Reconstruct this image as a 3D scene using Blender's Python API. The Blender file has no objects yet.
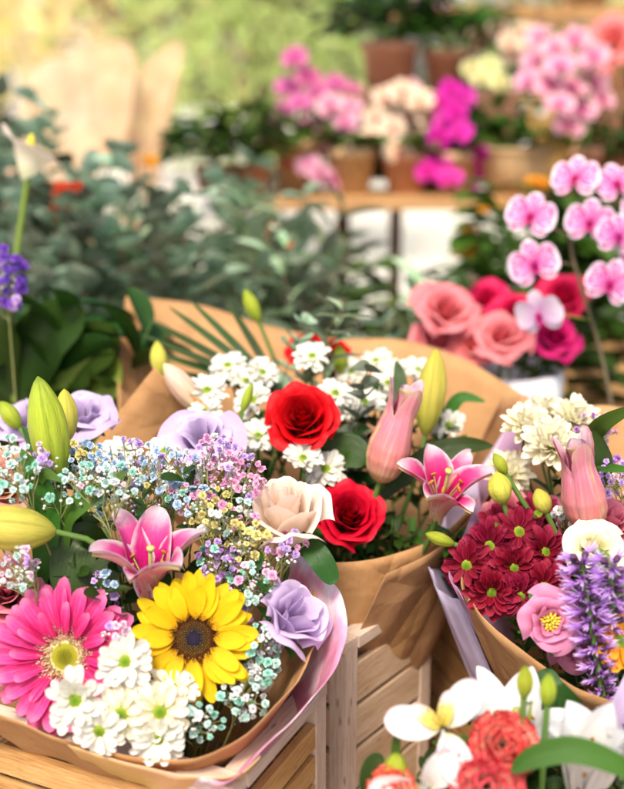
import bpy, math, random
import numpy as np
from mathutils import Vector, Matrix
R_ = math.radians
PI = math.pi
rnd = random.Random(7)
nr = np.random.RandomState(11)
scene = bpy.context.scene
COL = scene.collection

# ------------------------------------------------------------------ camera
FPX = 1096.0
PITCH = R_(15)
CAMZ = 1.45
cam = bpy.data.cameras.new('camera')
camo = bpy.data.objects.new('camera', cam); COL.objects.link(camo)
camo.location = (0, 0, CAMZ); camo.rotation_euler = (R_(90) - PITCH, 0, 0)
cam.sensor_fit = 'VERTICAL'; cam.sensor_height = 36.0; cam.lens = 50.0
cam.clip_start = 0.02; cam.clip_end = 500
cam.dof.use_dof = True; cam.dof.focus_distance = 1.0; cam.dof.aperture_fstop = 2.6
scene.camera = camo
RIGHT = Vector((1, 0, 0)); FWD = Vector((0, math.cos(PITCH), -math.sin(PITCH))); UP = Vector((0, math.sin(PITCH), math.cos(PITCH)))
CAM = Vector((0, 0, CAMZ))
def P(px, py, d):
    """a point d metres deep that shows near pixel px, py of the 624x789 photograph"""
    return CAM + RIGHT * ((px - 312) / FPX * d) + UP * ((394.5 - py) / FPX * d) + FWD * d
def D(x, y, z):
    """direction: x right, y up, z towards the viewer"""
    return (RIGHT * x + UP * y - FWD * z).normalized()

# ------------------------------------------------------------------ world, sun, exposure
SUN_EL, SUN_AZ = R_(55), R_(-165)       # azimuth measured from +Y (away from the viewer), negative = to the left
world = bpy.data.worlds.new('World'); scene.world = world; world.use_nodes = True
wn = world.node_tree.nodes; wl = world.node_tree.links
sky = wn.new('ShaderNodeTexSky'); sky.sky_type = 'NISHITA'; sky.sun_disc = False
sky.sun_elevation = SUN_EL; sky.sun_rotation = SUN_AZ; sky.air_density = 1.0; sky.dust_density = 5.0; sky.ozone_density = 0.4
bg = wn['Background']; bg.inputs['Strength'].default_value = 0.15
wl.new(sky.outputs[0], bg.inputs[0])
sl = bpy.data.lights.new('sun', 'SUN'); sl.energy = 2.9; sl.angle = R_(14); sl.color = (1.0, 0.90, 0.76)
so = bpy.data.objects.new('sun', sl); COL.objects.link(so)
sdir = Vector((math.sin(SUN_AZ) * math.cos(SUN_EL), math.cos(SUN_AZ) * math.cos(SUN_EL), math.sin(SUN_EL)))
so.rotation_euler = sdir.to_track_quat('Z', 'Y').to_euler()
so.location = (0, 0, 6)
scene.view_settings.view_transform = 'Standard'; scene.view_settings.look = 'None'
scene.view_settings.exposure = 0.62; scene.view_settings.gamma = 1.0
scene.view_settings.use_curve_mapping = False
scene.cycles.use_denoising = True
scene.cycles.max_bounces = 8; scene.cycles.diffuse_bounces = 6; scene.cycles.transmission_bounces = 5
scene.cycles.glossy_bounces = 3; scene.cycles.caustics_reflective = False; scene.cycles.caustics_refractive = False
scene.cycles.sample_clamp_indirect = 6

# ------------------------------------------------------------------ materials
def nmat(name):
    m = bpy.data.materials.new(name); m.use_nodes = True
    nt = m.node_tree; nt.nodes.clear()
    return m, nt, nt.nodes, nt.links
def math_(nt, op, a, b=None, clamp=False):
    n = nt.nodes.new('ShaderNodeMath'); n.operation = op; n.use_clamp = clamp
    for i, v in enumerate((a, b)):
        if v is None: continue
        if isinstance(v, (int, float)): n.inputs[i].default_value = v
        else: nt.links.new(v, n.inputs[i])
    return n.outputs[0]
def mixc(nt, f, a, b, mode='MIX'):
    n = nt.nodes.new('ShaderNodeMix'); n.data_type = 'RGBA'; n.blend_type = mode
    for i, v in ((0, f), (6, a), (7, b)):
        if isinstance(v, (int, float)): n.inputs[i].default_value = v
        elif isinstance(v, tuple): n.inputs[i].default_value = (*v[:3], 1)
        else: nt.links.new(v, n.inputs[i])
    return n.outputs[2]
def ramp(nt, f, stops, interp='LINEAR'):
    n = nt.nodes.new('ShaderNodeValToRGB'); n.color_ramp.interpolation = interp
    e = n.color_ramp.elements
    while len(e) < len(stops): e.new(0.5)
    for el, (p, c) in zip(e, stops): el.position = p; el.color = (*c, 1)
    nt.links.new(f, n.inputs[0]); return n.outputs[0]
def noise(nt, vec, scale, detail=3, rough=0.5, sc=None):
    if sc is not None:
        mp = nt.nodes.new('ShaderNodeMapping'); mp.inputs['Scale'].default_value = sc
        nt.links.new(vec, mp.inputs[0]); vec = mp.outputs[0]
    n = nt.nodes.new('ShaderNodeTexNoise'); n.inputs['Scale'].default_value = scale
    n.inputs['Detail'].default_value = detail; n.inputs['Roughness'].default_value = rough
    nt.links.new(vec, n.inputs['Vector']); return n.outputs[0]

def petal_mat(name, stops, edge=None, edge_lo=0.55, edge_hi=1.0, tf=0.3, rough=0.5, vein=0.25, veinc=0.12, spots=None, tip_only=False, var=0.06, sheen=0.0, mott=0.12, streak=None):
    """stops: colour along the petal; edge: colour of its rim"""
    m, nt, N, L = nmat(name)
    uv = N.new('ShaderNodeUVMap').outputs[0]
    tc = N.new('ShaderNodeTexCoord').outputs['Object']
    sp = N.new('ShaderNodeSeparateXYZ'); L.new(uv, sp.inputs[0]); u, v = sp.outputs[0], sp.outputs[1]
    fu = math_(nt, 'FRACT', u)
    wob = noise(nt, tc, 90, 2)
    uw = math_(nt, 'ADD', fu, math_(nt, 'MULTIPLY', math_(nt, 'SUBTRACT', wob, 0.5), 0.16))
    c = ramp(nt, uw, stops)
    if edge:
        s = math_(nt, 'ABSOLUTE', math_(nt, 'SUBTRACT', math_(nt, 'MULTIPLY', v, 2.0), 1.0))
        q = uw if tip_only else math_(nt, 'MAXIMUM', math_(nt, 'ADD', s, math_(nt, 'MULTIPLY', math_(nt, 'SUBTRACT', wob, 0.5), 0.3)), uw)
        mr = N.new('ShaderNodeMapRange'); mr.interpolation_type = 'SMOOTHSTEP'
        mr.inputs[1].default_value = edge_lo; mr.inputs[2].default_value = edge_hi; L.new(q, mr.inputs[0])
        c = mixc(nt, mr.outputs[0], c, edge)
    vn = noise(nt, uv, 1.0, 3, 0.6, (3.5, 34, 1))
    if streak: c = mixc(nt, math_(nt, 'MULTIPLY', ramp(nt, noise(nt, uv, 1.0, 2, 0.5, (1.2, 13, 1)), [(0.48, (0, 0, 0)), (0.66, (1, 1, 1))]), streak[1]), c, streak[0])
    c = mixc(nt, veinc, c, ramp(nt, vn, [(0.3, (0.35, 0.35, 0.35)), (0.7, (1, 1, 1))]), 'MULTIPLY')
    if spots:
        vo = N.new('ShaderNodeTexVoronoi'); vo.inputs['Scale'].default_value = 1.0
        mp = N.new('ShaderNodeMapping'); mp.inputs['Scale'].default_value = spots[1]; L.new(uv, mp.inputs[0]); L.new(mp.outputs[0], vo.inputs['Vector'])
        f = math_(nt, 'LESS_THAN', vo.outputs['Distance'], spots[2])
        f = math_(nt, 'MULTIPLY', f, ramp(nt, fu, [(spots[3], (1, 1, 1)), (spots[4], (0, 0, 0))]))
        c = mixc(nt, f, c, spots[0])
    mo = noise(nt, tc, 35, 3)
    c = mixc(nt, mott, c, ramp(nt, mo, [(0.3, (0.5, 0.5, 0.5)), (0.7, (1.0, 1.0, 1.0))]), 'MULTIPLY')
    oi = N.new('ShaderNodeObjectInfo')
    hs = N.new('ShaderNodeHueSaturation'); L.new(c, hs.inputs['Color'])
    L.new(math_(nt, 'ADD', math_(nt, 'MULTIPLY', oi.outputs['Random'], var * 3), 1 - var * 2), hs.inputs['Value'])
    L.new(math_(nt, 'ADD', math_(nt, 'MULTIPLY', oi.outputs['Random'], var * 0.4), 0.5 - var * 0.2), hs.inputs['Hue'])
    c = hs.outputs[0]
    b = N.new('ShaderNodeBump'); b.inputs['Strength'].default_value = min(1, vein * 1.1); b.inputs['Distance'].default_value = 0.0014
    L.new(math_(nt, 'ADD', vn, math_(nt, 'MULTIPLY', noise(nt, tc, 260, 2), .35)), b.inputs['Height'])
    pr = N.new('ShaderNodeBsdfPrincipled'); L.new(c, pr.inputs['Base Color']); pr.inputs['Roughness'].default_value = rough
    pr.inputs['Specular IOR Level'].default_value = 0.25
    if sheen: pr.inputs['Sheen Weight'].default_value = sheen
    L.new(b.outputs[0], pr.inputs['Normal'])
    tr = N.new('ShaderNodeBsdfTranslucent'); L.new(c, tr.inputs[0]); L.new(b.outputs[0], tr.inputs[1])
    mx = N.new('ShaderNodeMixShader'); mx.inputs[0].default_value = tf
    L.new(pr.outputs[0], mx.inputs[1]); L.new(tr.outputs[0], mx.inputs[2])
    o = N.new('ShaderNodeOutputMaterial'); L.new(mx.outputs[0], o.inputs[0])
    return m
def one(name, c, **k):
    d = tuple(x * 0.82 for x in c)
    return petal_mat(name, [(0.0, d), (0.6, c)], **k)

def paper_mat(name, c1, c2, rough=0.75, scale=14, bump=0.8, spec=0.3, coat=0, tf=0.12, third=None, clear=0):
    m, nt, N, L = nmat(name)
    tc = N.new('ShaderNodeTexCoord').outputs['Object']
    big = noise(nt, tc, scale, 4, 0.6)
    c = ramp(nt, big, [(0.32, c1), (0.68, c2)] if third is None else [(0.3, c1), (0.47, c2), (0.56, third), (0.68, c1)])
    fib = noise(nt, tc, 420, 3, 0.6, (1, 1, 0.25))
    c = mixc(nt, 0.16, c, ramp(nt, fib, [(0.35, (0.55, 0.5, 0.45)), (0.65, (1, 1, 1))]), 'MULTIPLY')
    cr = N.new('ShaderNodeTexVoronoi'); cr.feature = 'DISTANCE_TO_EDGE'; cr.inputs['Scale'].default_value = 8
    wp = N.new('ShaderNodeVectorMath'); wp.operation = 'ADD'; L.new(tc, wp.inputs[0])
    nv = N.new('ShaderNodeTexNoise'); nv.inputs['Scale'].default_value = 9; L.new(tc, nv.inputs['Vector'])
    vs = N.new('ShaderNodeVectorMath'); vs.operation = 'SCALE'; vs.inputs['Scale'].default_value = 0.10; L.new(nv.outputs[1], vs.inputs[0])
    L.new(vs.outputs[0], wp.inputs[1]); L.new(wp.outputs[0], cr.inputs['Vector'])
    h = math_(nt, 'MINIMUM', cr.outputs['Distance'], 0.22)
    h = math_(nt, 'ADD', math_(nt, 'MULTIPLY', h, 3.0), math_(nt, 'MULTIPLY', fib, 0.06))
    h = math_(nt, 'ADD', h, math_(nt, 'MULTIPLY', big, 0.9))
    b = N.new('ShaderNodeBump'); b.inputs['Strength'].default_value = bump; b.inputs['Distance'].default_value = 0.006
    L.new(h, b.inputs['Height'])
    pr = N.new('ShaderNodeBsdfPrincipled'); L.new(c, pr.inputs['Base Color']); pr.inputs['Roughness'].default_value = rough
    pr.inputs['Specular IOR Level'].default_value = spec; L.new(b.outputs[0], pr.inputs['Normal'])
    if coat: pr.inputs['Coat Weight'].default_value = coat; pr.inputs['Coat Roughness'].default_value = 0.25
    tr = N.new('ShaderNodeBsdfTranslucent'); L.new(c, tr.inputs[0])
    mx = N.new('ShaderNodeMixShader'); mx.inputs[0].default_value = tf
    L.new(pr.outputs[0], mx.inputs[1]); L.new(tr.outputs[0], mx.inputs[2])
    fin = mx.outputs[0]
    if clear:
        tp = N.new('ShaderNodeBsdfTransparent'); m2 = N.new('ShaderNodeMixShader'); m2.inputs[0].default_value = clear
        L.new(fin, m2.inputs[1]); L.new(tp.outputs[0], m2.inputs[2]); fin = m2.outputs[0]
    o = N.new('ShaderNodeOutputMaterial'); L.new(fin, o.inputs[0])
    return m

def wood_mat(name, c1, c2, c3, rough=0.65, gs=(1.2, 16, 1), knots=True):
    m, nt, N, L = nmat(name)
    uv = N.new('ShaderNodeUVMap').outputs[0]
    g = noise(nt, uv, 6, 5, 0.65, gs)
    g2 = noise(nt, uv, 3, 2, 0.5, (0.6, 4, 1))
    f = math_(nt, 'ADD', math_(nt, 'MULTIPLY', g, 0.6), math_(nt, 'MULTIPLY', g2, 0.4))
    c = ramp(nt, f, [(0.36, c1), (0.5, c2), (0.64, c3)])
    fl = noise(nt, uv, 60, 2, 0.6, (0.5, 8, 1))
    c = mixc(nt, 0.25, c, ramp(nt, fl, [(0.35, (0.45, 0.4, 0.35)), (0.6, (1, 1, 1))]), 'MULTIPLY')
    if knots:
        vo = N.new('ShaderNodeTexVoronoi'); mp = N.new('ShaderNodeMapping'); mp.inputs['Scale'].default_value = (5, 16, 1)
        L.new(uv, mp.inputs[0]); L.new(mp.outputs[0], vo.inputs['Vector']); vo.inputs['Scale'].default_value = 1.0
        k = ramp(nt, vo.outputs['Distance'], [(0.05, (1, 1, 1)), (0.14, (0, 0, 0))])
        c = mixc(nt, math_(nt, 'MULTIPLY', k, 0.7), c, tuple(x * 0.35 for x in c1))
    b = N.new('ShaderNodeBump'); b.inputs['Strength'].default_value = 0.4; b.inputs['Distance'].default_value = 0.0015; L.new(g, b.inputs['Height'])
    pr = N.new('ShaderNodeBsdfPrincipled'); L.new(c, pr.inputs['Base Color']); pr.inputs['Roughness'].default_value = rough
    L.new(b.outputs[0], pr.inputs['Normal'])
    o = N.new('ShaderNodeOutputMaterial'); L.new(pr.outputs[0], o.inputs[0])
    return m

def plain(name, c, rough=0.6, var=0.25, scale=6, metal=0.0, bump=0.15, spec=0.5, c2=None):
    m, nt, N, L = nmat(name)
    tc = N.new('ShaderNodeTexCoord').outputs['Object']
    n1 = noise(nt, tc, scale, 5, 0.6)
    col = ramp(nt, n1, [(0.3, tuple(x * (1 - var) for x in c)), (0.7, c2 or c)])
    b = N.new('ShaderNodeBump'); b.inputs['Strength'].default_value = bump; b.inputs['Distance'].default_value = 0.01; L.new(n1, b.inputs['Height'])
    pr = N.new('ShaderNodeBsdfPrincipled'); L.new(col, pr.inputs['Base Color']); pr.inputs['Roughness'].default_value = rough
    pr.inputs['Metallic'].default_value = metal; pr.inputs['Specular IOR Level'].default_value = spec; L.new(b.outputs[0], pr.inputs['Normal'])
    o = N.new('ShaderNodeOutputMaterial'); L.new(pr.outputs[0], o.inputs[0])
    return m

def disc_mat(name, stops, rough=0.8):
    """flower centre: colour by distance from the middle (u = radius)"""
    m, nt, N, L = nmat(name)
    uv = N.new('ShaderNodeUVMap').outputs[0]
    sp = N.new('ShaderNodeSeparateXYZ'); L.new(uv, sp.inputs[0])
    tc = N.new('ShaderNodeTexCoord').outputs['Object']
    ns = noise(nt, tc, 700, 2)
    f = math_(nt, 'ADD', sp.outputs[0], math_(nt, 'MULTIPLY', math_(nt, 'SUBTRACT', ns, 0.5), 0.2))
    c = ramp(nt, f, stops)
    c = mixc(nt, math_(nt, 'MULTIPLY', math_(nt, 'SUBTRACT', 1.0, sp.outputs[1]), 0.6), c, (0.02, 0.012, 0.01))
    pr = N.new('ShaderNodeBsdfPrincipled'); L.new(c, pr.inputs['Base Color']); pr.inputs['Roughness'].default_value = rough; pr.inputs['Specular IOR Level'].default_value = .12
    o = N.new('ShaderNodeOutputMaterial'); L.new(pr.outputs[0], o.inputs[0])
    return m

M = {}
M['stem'] = one('stem_green', (0.13, 0.24, 0.05), tf=0.05, rough=0.5, vein=0.1)
M['twig'] = one('twig', (0.26, 0.28, 0.10), tf=0.0, rough=0.6, vein=0.1)
M['brown_stem'] = one('brown_stem', (0.13, 0.10, 0.06), tf=0.0, rough=0.6)
M['leaf'] = petal_mat('leaf_green', [(0, (0.045, 0.115, 0.012)), (1, (0.07, 0.16, 0.018))], tf=0.25, rough=0.38, vein=0.35, veinc=0.3, var=0.15)
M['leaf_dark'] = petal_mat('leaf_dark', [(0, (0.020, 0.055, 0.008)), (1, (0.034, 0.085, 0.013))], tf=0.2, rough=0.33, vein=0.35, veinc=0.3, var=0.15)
M['leaf_lime'] = petal_mat('leaf_lime', [(0, (0.16, 0.28, 0.04)), (1, (0.25, 0.38, 0.06))], tf=0.35, rough=0.4, vein=0.3, veinc=0.2, var=0.1)
M['euc_round'] = petal_mat('eucalyptus_blue_green', [(0, (0.20, 0.32, 0.18)), (1, (0.40, 0.52, 0.38))], tf=0.25, rough=0.55, vein=0.2, veinc=0.2, var=0.4)
M['euc_long'] = petal_mat('eucalyptus_silver_green', [(0, (0.30, 0.40, 0.19)), (1, (0.50, 0.56, 0.40))], tf=0.25, rough=0.55, vein=0.2, veinc=0.2, var=0.4)
M['gerbera'] = petal_mat('gerbera_petal', [(0, (0.60, 0.008, 0.12)), (0.45, (0.76, 0.015, 0.22)), (0.78, (0.84, 0.07, 0.34)), (1, (0.90, 0.26, 0.52))], streak=((0.88, 0.36, 0.58), .25), tf=0.25, rough=0.5, vein=0.5, veinc=0.35)
M['gerbera_disc'] = disc_mat('gerbera_disc', [(0, (0.22, 0.22, 0.012)), (0.5, (0.34, 0.32, 0.02)), (0.56, (0.80, 0.66, 0.36)), (0.8, (0.72, 0.42, 0.36)), (1, (0.85, 0.62, 0.55))])
M['sunflower'] = petal_mat('sunflower_petal', [(0, (0.82, 0.36, 0.003)), (0.3, (0.88, 0.52, 0.004)), (1, (0.90, 0.62, 0.010))], tf=0.3, rough=0.5, vein=0.5, veinc=0.3)
M['sunflower_disc'] = disc_mat('sunflower_disc', [(0, (0.030, 0.025, 0.06)), (0.3, (0.016, 0.012, 0.028)), (0.45, (0.04, 0.02, 0.006)), (0.7, (0.07, 0.018, 0.004)), (0.88, (0.12, 0.025, 0.005)), (1, (0.30, 0.09, 0.008))])
M['pollen'] = one('pollen', (0.50, 0.30, 0.03), tf=0)
M['white_mum'] = petal_mat('white_petal', [(0, (0.72, 0.74, 0.50)), (0.25, (0.80, 0.80, 0.70)), (1, (0.80, 0.79, 0.74))], tf=0.25, rough=0.55, vein=0.15, veinc=0.05, var=0.02, mott=0.05)
M['cream_mum'] = petal_mat('cream_petal', [(0, (0.70, 0.70, 0.36)), (0.4, (0.84, 0.80, 0.58)), (1, (0.87, 0.83, 0.70))], tf=0.25, rough=0.55, vein=0.15, veinc=0.05, var=0.02, mott=0.05)
M['green_button'] = disc_mat('green_button', [(0, (0.07, 0.17, 0.008)), (0.5, (0.16, 0.28, 0.015)), (0.8, (0.30, 0.38, 0.03)), (1, (0.50, 0.46, 0.05))])
M['burgundy'] = petal_mat('burgundy_petal', [(0, (0.20, 0.002, 0.015)), (1, (0.28, 0.004, 0.03))], edge=(0.42, 0.025, 0.08), var=.025, edge_lo=0.7, tf=0.2, rough=0.45, vein=0.5, veinc=0.3)
M['red_rose'] = petal_mat('red_rose_petal', [(0, (0.28, 0.0, 0.004)), (0.6, (0.50, 0.0, 0.010)), (1, (0.58, 0.0, 0.018))], var=.02, tf=0.12, rough=0.6, vein=0.15, veinc=0.1)
M['deep_red'] = one('deep_red_petal', (0.50, 0.003, 0.03), tf=0.2)
M['cream_rose'] = petal_mat('cream_rose_petal', [(0, (0.66, 0.58, 0.34)), (0.35, (0.90, 0.74, 0.58)), (1, (0.93, 0.80, 0.70))], tf=0.36, rough=0.5, vein=0.1, veinc=0.02, var=0.01, mott=0.02)
M['coral_rose'] = petal_mat('coral_rose_petal', [(0, (0.72, 0.08, 0.09)), (0.6, (0.80, 0.17, 0.20)), (1, (0.84, 0.28, 0.31))], tf=0.3, rough=0.55, vein=0.15)
M['peach_rose'] = petal_mat('peach_rose_petal', [(0, (0.75, 0.30, 0.2)), (1, (0.86, 0.52, 0.42))], tf=0.3, rough=0.55, vein=0.15)
M['magenta_rose'] = petal_mat('magenta_rose_petal', [(0, (0.48, 0.004, 0.07)), (1, (0.70, 0.012, 0.14))], tf=0.25, rough=0.55, vein=0.15)
M['pink_rose'] = petal_mat('pink_rose_petal', [(0, (0.70, 0.12, 0.22)), (1, (0.82, 0.30, 0.40))], tf=0.28, rough=0.55, vein=0.15)
M['lilac'] = petal_mat('lilac_petal', [(0, (0.46, 0.36, 0.52)), (0.5, (0.60, 0.46, 0.70)), (1, (0.70, 0.56, 0.80))], tf=0.32, rough=0.5, vein=0.35, veinc=0.1, var=0.04)
M['cream_lis'] = petal_mat('cream_lisianthus', [(0, (0.50, 0.62, 0.10)), (0.4, (0.82, 0.74, 0.42)), (1, (0.88, 0.80, 0.64))], tf=0.32, rough=0.5, vein=0.35)
M['pink_lis'] = petal_mat('pink_lisianthus', [(0, (0.72, 0.68, 0.22)), (0.3, (0.84, 0.44, 0.38)), (0.6, (0.80, 0.22, 0.38)), (1, (0.84, 0.34, 0.52))], tf=0.32, rough=0.5, vein=0.35, veinc=0.12)
M['lily'] = petal_mat('pink_lily_petal', [(0, (0.74, 0.30, 0.30)), (0.12, (0.72, 0.03, 0.20)), (0.55, (0.74, 0.012, 0.24)), (0.95, (0.82, 0.16, 0.44))], edge=(0.90, 0.80, 0.85), edge_lo=0.72, edge_hi=1.04, tf=0.3, rough=0.5, vein=0.6, veinc=0.38, spots=((0.38, 0.0, 0.08), (30, 14, 1), 0.22, 0.3, 0.6))
M['lily_out'] = petal_mat('pink_lily_bud_skin', [(0, (0.58, 0.52, 0.20)), (0.25, (0.74, 0.28, 0.22)), (0.7, (0.80, 0.24, 0.32)), (1, (0.85, 0.40, 0.46))], edge=(0.66, 0.62, 0.22), edge_lo=0.84, edge_hi=1.02, streak=((0.88, 0.70, 0.62), .32), tf=0.22, rough=0.4, vein=0.4, veinc=0.15)
M['lily_bud_green'] = petal_mat('green_lily_bud_skin', [(0, (0.26, 0.38, 0.03)), (0.5, (0.44, 0.52, 0.04)), (1, (0.36, 0.46, 0.03))], tf=0.12, rough=0.36, vein=0.6, veinc=0.45, edge=(0.16, 0.26, 0.02), edge_lo=.86, edge_hi=1.1)
M['lily_bud_yellow'] = petal_mat('yellow_lily_bud_skin', [(0, (0.50, 0.52, 0.07)), (0.5, (0.66, 0.60, 0.10)), (1, (0.58, 0.54, 0.06))], tf=0.12, rough=0.4, vein=0.6, veinc=0.4)
M['lily_bud_pink'] = petal_mat('pinkish_lily_bud_skin', [(0, (0.52, 0.54, 0.16)), (0.35, (0.80, 0.50, 0.34)), (0.8, (0.84, 0.55, 0.45)), (1, (0.74, 0.66, 0.30))], streak=((0.86, 0.78, 0.60), .6), tf=0.15, rough=0.4, vein=0.45, veinc=0.2)
M['white_lily'] = petal_mat('white_lily_petal', [(0, (0.62, 0.70, 0.42)), (0.3, (0.84, 0.84, 0.82)), (1, (0.88, 0.88, 0.89))], tf=0.28, rough=0.4, vein=0.4, veinc=0.08, var=0.02, mott=0.05)
M['alstro'] = petal_mat('alstroemeria_outer', [(0, (0.72, 0.74, 0.45)), (0.3, (0.87, 0.85, 0.84)), (0.85, (0.88, 0.86, 0.86)), (1, (0.84, 0.60, 0.66))], tf=0.28, rough=0.45, vein=0.4, veinc=0.08)
M['alstro_in'] = petal_mat('alstroemeria_inner', [(0, (0.80, 0.62, 0.10)), (0.6, (0.85, 0.70, 0.20)), (0.8, (0.87, 0.72, 0.66)), (1, (0.86, 0.66, 0.68))], tf=0.28, rough=0.45, vein=0.3, veinc=0.08, spots=((0.30, 0.01, 0.04), (7, 18, 1), 0.28, 0.75, 0.9))
M['carnation'] = petal_mat('carnation_petal', [(0, (0.88, 0.66, 0.54)), (0.70, (0.88, 0.42, 0.30)), (0.86, (0.84, 0.12, 0.08)), (1, (0.74, 0.01, 0.015))], streak=((0.88, 0.56, 0.46), .5), tf=0.25, rough=0.55, vein=0.3, veinc=0.1, mott=0.05)
M['orchid'] = petal_mat('orchid_petal', [(0, (0.46, 0.015, 0.24)), (0.3, (0.66, 0.16, 0.44)), (0.75, (0.76, 0.38, 0.60)), (1, (0.84, 0.56, 0.74))], edge=(0.88, 0.78, 0.86), edge_lo=0.80, tf=0.2, rough=0.45, spots=((0.42, 0.01, 0.20), (6, 7, 1), 0.40, 0.84, 0.95))
M['orchid_lip'] = one('orchid_lip', (0.55, 0.015, 0.20), tf=0.2)
M['orchid_pale'] = petal_mat('orchid_pale', [(0, (0.78, 0.45, 0.75)), (1, (0.86, 0.78, 0.90))], tf=0.3)
M['orchid_pink'] = petal_mat('orchid_pink', [(0, (0.70, 0.12, 0.36)), (0.5, (0.74, 0.34, 0.46)), (1, (0.78, 0.46, 0.52))], tf=0.3)
M['orchid_mauve'] = petal_mat('orchid_mauve', [(0, (0.55, 0.05, 0.32)), (1, (0.62, 0.20, 0.36))], tf=0.3)
M['orchid_magenta'] = petal_mat('orchid_magenta', [(0, (0.62, 0.005, 0.30)), (1, (0.76, 0.03, 0.48))], tf=0.3)
M['orchid_cream'] = petal_mat('orchid_cream', [(0, (0.80, 0.50, 0.30)), (1, (0.86, 0.70, 0.56))], tf=0.3)
M['orchid_lemon'] = petal_mat('orchid_lemon', [(0, (0.60, 0.60, 0.12)), (1, (0.84, 0.84, 0.50))], tf=0.3)
M['liatris'] = petal_mat('liatris_thread', [(0, (0.34, 0.10, 0.46)), (0.4, (0.50, 0.26, 0.78)), (1, (0.76, 0.58, 0.90))], tf=0.2, rough=0.5, vein=0)
M['calyx'] = one('purple_calyx', (0.10, 0.04, 0.10), tf=0.1)
M['statice'] = petal_mat('statice_petal', [(0, (0.14, 0.03, 0.42)), (1, (0.30, 0.14, 0.72))], tf=0.2)
M['plum'] = petal_mat('plum_petal', [(0, (0.30, 0.01, 0.16)), (1, (0.50, 0.05, 0.32))], tf=0.2)
M['orange'] = petal_mat('orange_petal', [(0, (0.75, 0.20, 0.01)), (1, (0.85, 0.42, 0.02))], tf=0.3)
M['orange_red'] = petal_mat('orange_red_petal', [(0, (0.65, 0.06, 0.01)), (1, (0.82, 0.16, 0.03))], tf=0.3)
M['anther'] = one('anther', (0.42, 0.20, 0.03), tf=0)
M['pistil'] = one('pistil', (0.50, 0.55, 0.16), tf=0.1)
M['yellow_bits'] = one('yellow_stamen', (0.80, 0.62, 0.05), tf=0.1)
M['spathe'] = petal_mat('spathe', [(0, (0.60, 0.66, 0.35)), (0.4, (0.86, 0.80, 0.62)), (1, (0.86, 0.70, 0.60))], tf=0.3)
GYP = {'blue': (0.46, 0.62, 0.84), 'pale': (0.76, 0.82, 0.86), 'pink': (0.84, 0.42, 0.66), 'blush': (0.86, 0.62, 0.76), 'yellow': (0.74, 0.66, 0.26), 'teal': (0.36, 0.72, 0.60), 'mint': (0.60, 0.84, 0.78), 'lilac': (0.60, 0.42, 0.80), 'white': (0.85, 0.85, 0.80), 'purple': (0.46, 0.22, 0.60)}
for k, c in GYP.items():
    M['g_' + k] = petal_mat('dyed_' + k, [(0, tuple(x * 0.55 for x in c)), (0.6, c), (1, tuple(min(0.9, x * 1.12 + 0.04) for x in c))], tf=0.22, rough=0.6, vein=0.2, veinc=0.05, var=0.06)
M['kraft'] = paper_mat('kraft_paper', (0.42, 0.225, 0.092), (0.52, 0.295, 0.132))
M['kraft_pale'] = paper_mat('pale_kraft_paper', (0.70, 0.46, 0.27), (0.84, 0.66, 0.46), tf=.4, clear=.5, bump=.2)
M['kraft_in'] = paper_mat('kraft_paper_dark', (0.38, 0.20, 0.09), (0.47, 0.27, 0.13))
M['film'] = paper_mat('pink_pearl_film', (0.80, 0.18, 0.38), (0.80, 0.40, 0.58), rough=0.3, scale=9, bump=0.6, spec=0.6, coat=0.4, tf=0.25, third=(0.84, 0.76, 0.84))
M['film_gold'] = paper_mat('gold_rose_film', (0.80, 0.62, 0.18), (0.82, 0.46, 0.36), rough=0.35, scale=7, bump=0.5, spec=0.6, coat=0.3, tf=0.2)
M['lavender_paper'] = paper_mat('lavender_paper', (0.50, 0.46, 0.68), (0.62, 0.52, 0.70), rough=0.6, scale=6, tf=0.3)
M['mauve_paper'] = paper_mat('mauve_paper', (0.42, 0.22, 0.36), (0.52, 0.32, 0.48), rough=0.6, scale=6, tf=0.3)
M['pine'] = wood_mat('pine', (0.36, 0.17, 0.05), (0.52, 0.29, 0.10), (0.62, 0.39, 0.17))
M['grey_pine'] = wood_mat('weathered_pine', (0.46, 0.29, 0.16), (0.60, 0.43, 0.28), (0.70, 0.55, 0.40))
M['pale_post'] = wood_mat('pale_wood', (0.48, 0.34, 0.25), (0.64, 0.50, 0.40), (0.72, 0.60, 0.50))
M['brown_wood'] = wood_mat('brown_wood', (0.14, 0.06, 0.03), (0.22, 0.10, 0.05), (0.30, 0.15, 0.08))
M['amber_wood'] = wood_mat('amber_wood', (0.32, 0.16, 0.06), (0.48, 0.26, 0.10), (0.60, 0.36, 0.16))
M['terracotta'] = plain('terracotta', (0.56, 0.28, 0.17), 0.8, 0.25, 20)
M['basket'] = plain('basket_tan', (0.62, 0.42, 0.22), 0.8, 0.4, 60, bump=0.5)
M['band_red'] = plain('red_band', (0.55, 0.06, 0.03), 0.7)
M['white_plastic'] = plain('white_plastic', (0.80, 0.82, 0.86), 0.35, 0.06, 12)
M['lilac_plastic'] = plain('lilac_plastic', (0.56, 0.54, 0.74), 0.4, 0.06, 12)
M['black_plastic'] = plain('black_plastic', (0.03, 0.03, 0.035), 0.45, 0.2, 12)
M['zinc'] = plain('zinc', (0.45, 0.46, 0.47), 0.35, 0.3, 25, metal=0.8)
M['raffia'] = one('raffia', (0.66, 0.42, 0.12), tf=0.15, rough=0.6)
M['bark'] = plain('bark', (0.12, 0.085, 0.06), 0.9, 0.5, 9, bump=0.8)
M['tree_yellow'] = petal_mat('yellow_leaf', [(0, (0.82, 0.68, 0.26)), (1, (0.90, 0.80, 0.40))], tf=0.45, veinc=0, mott=0, var=0.1)
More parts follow.
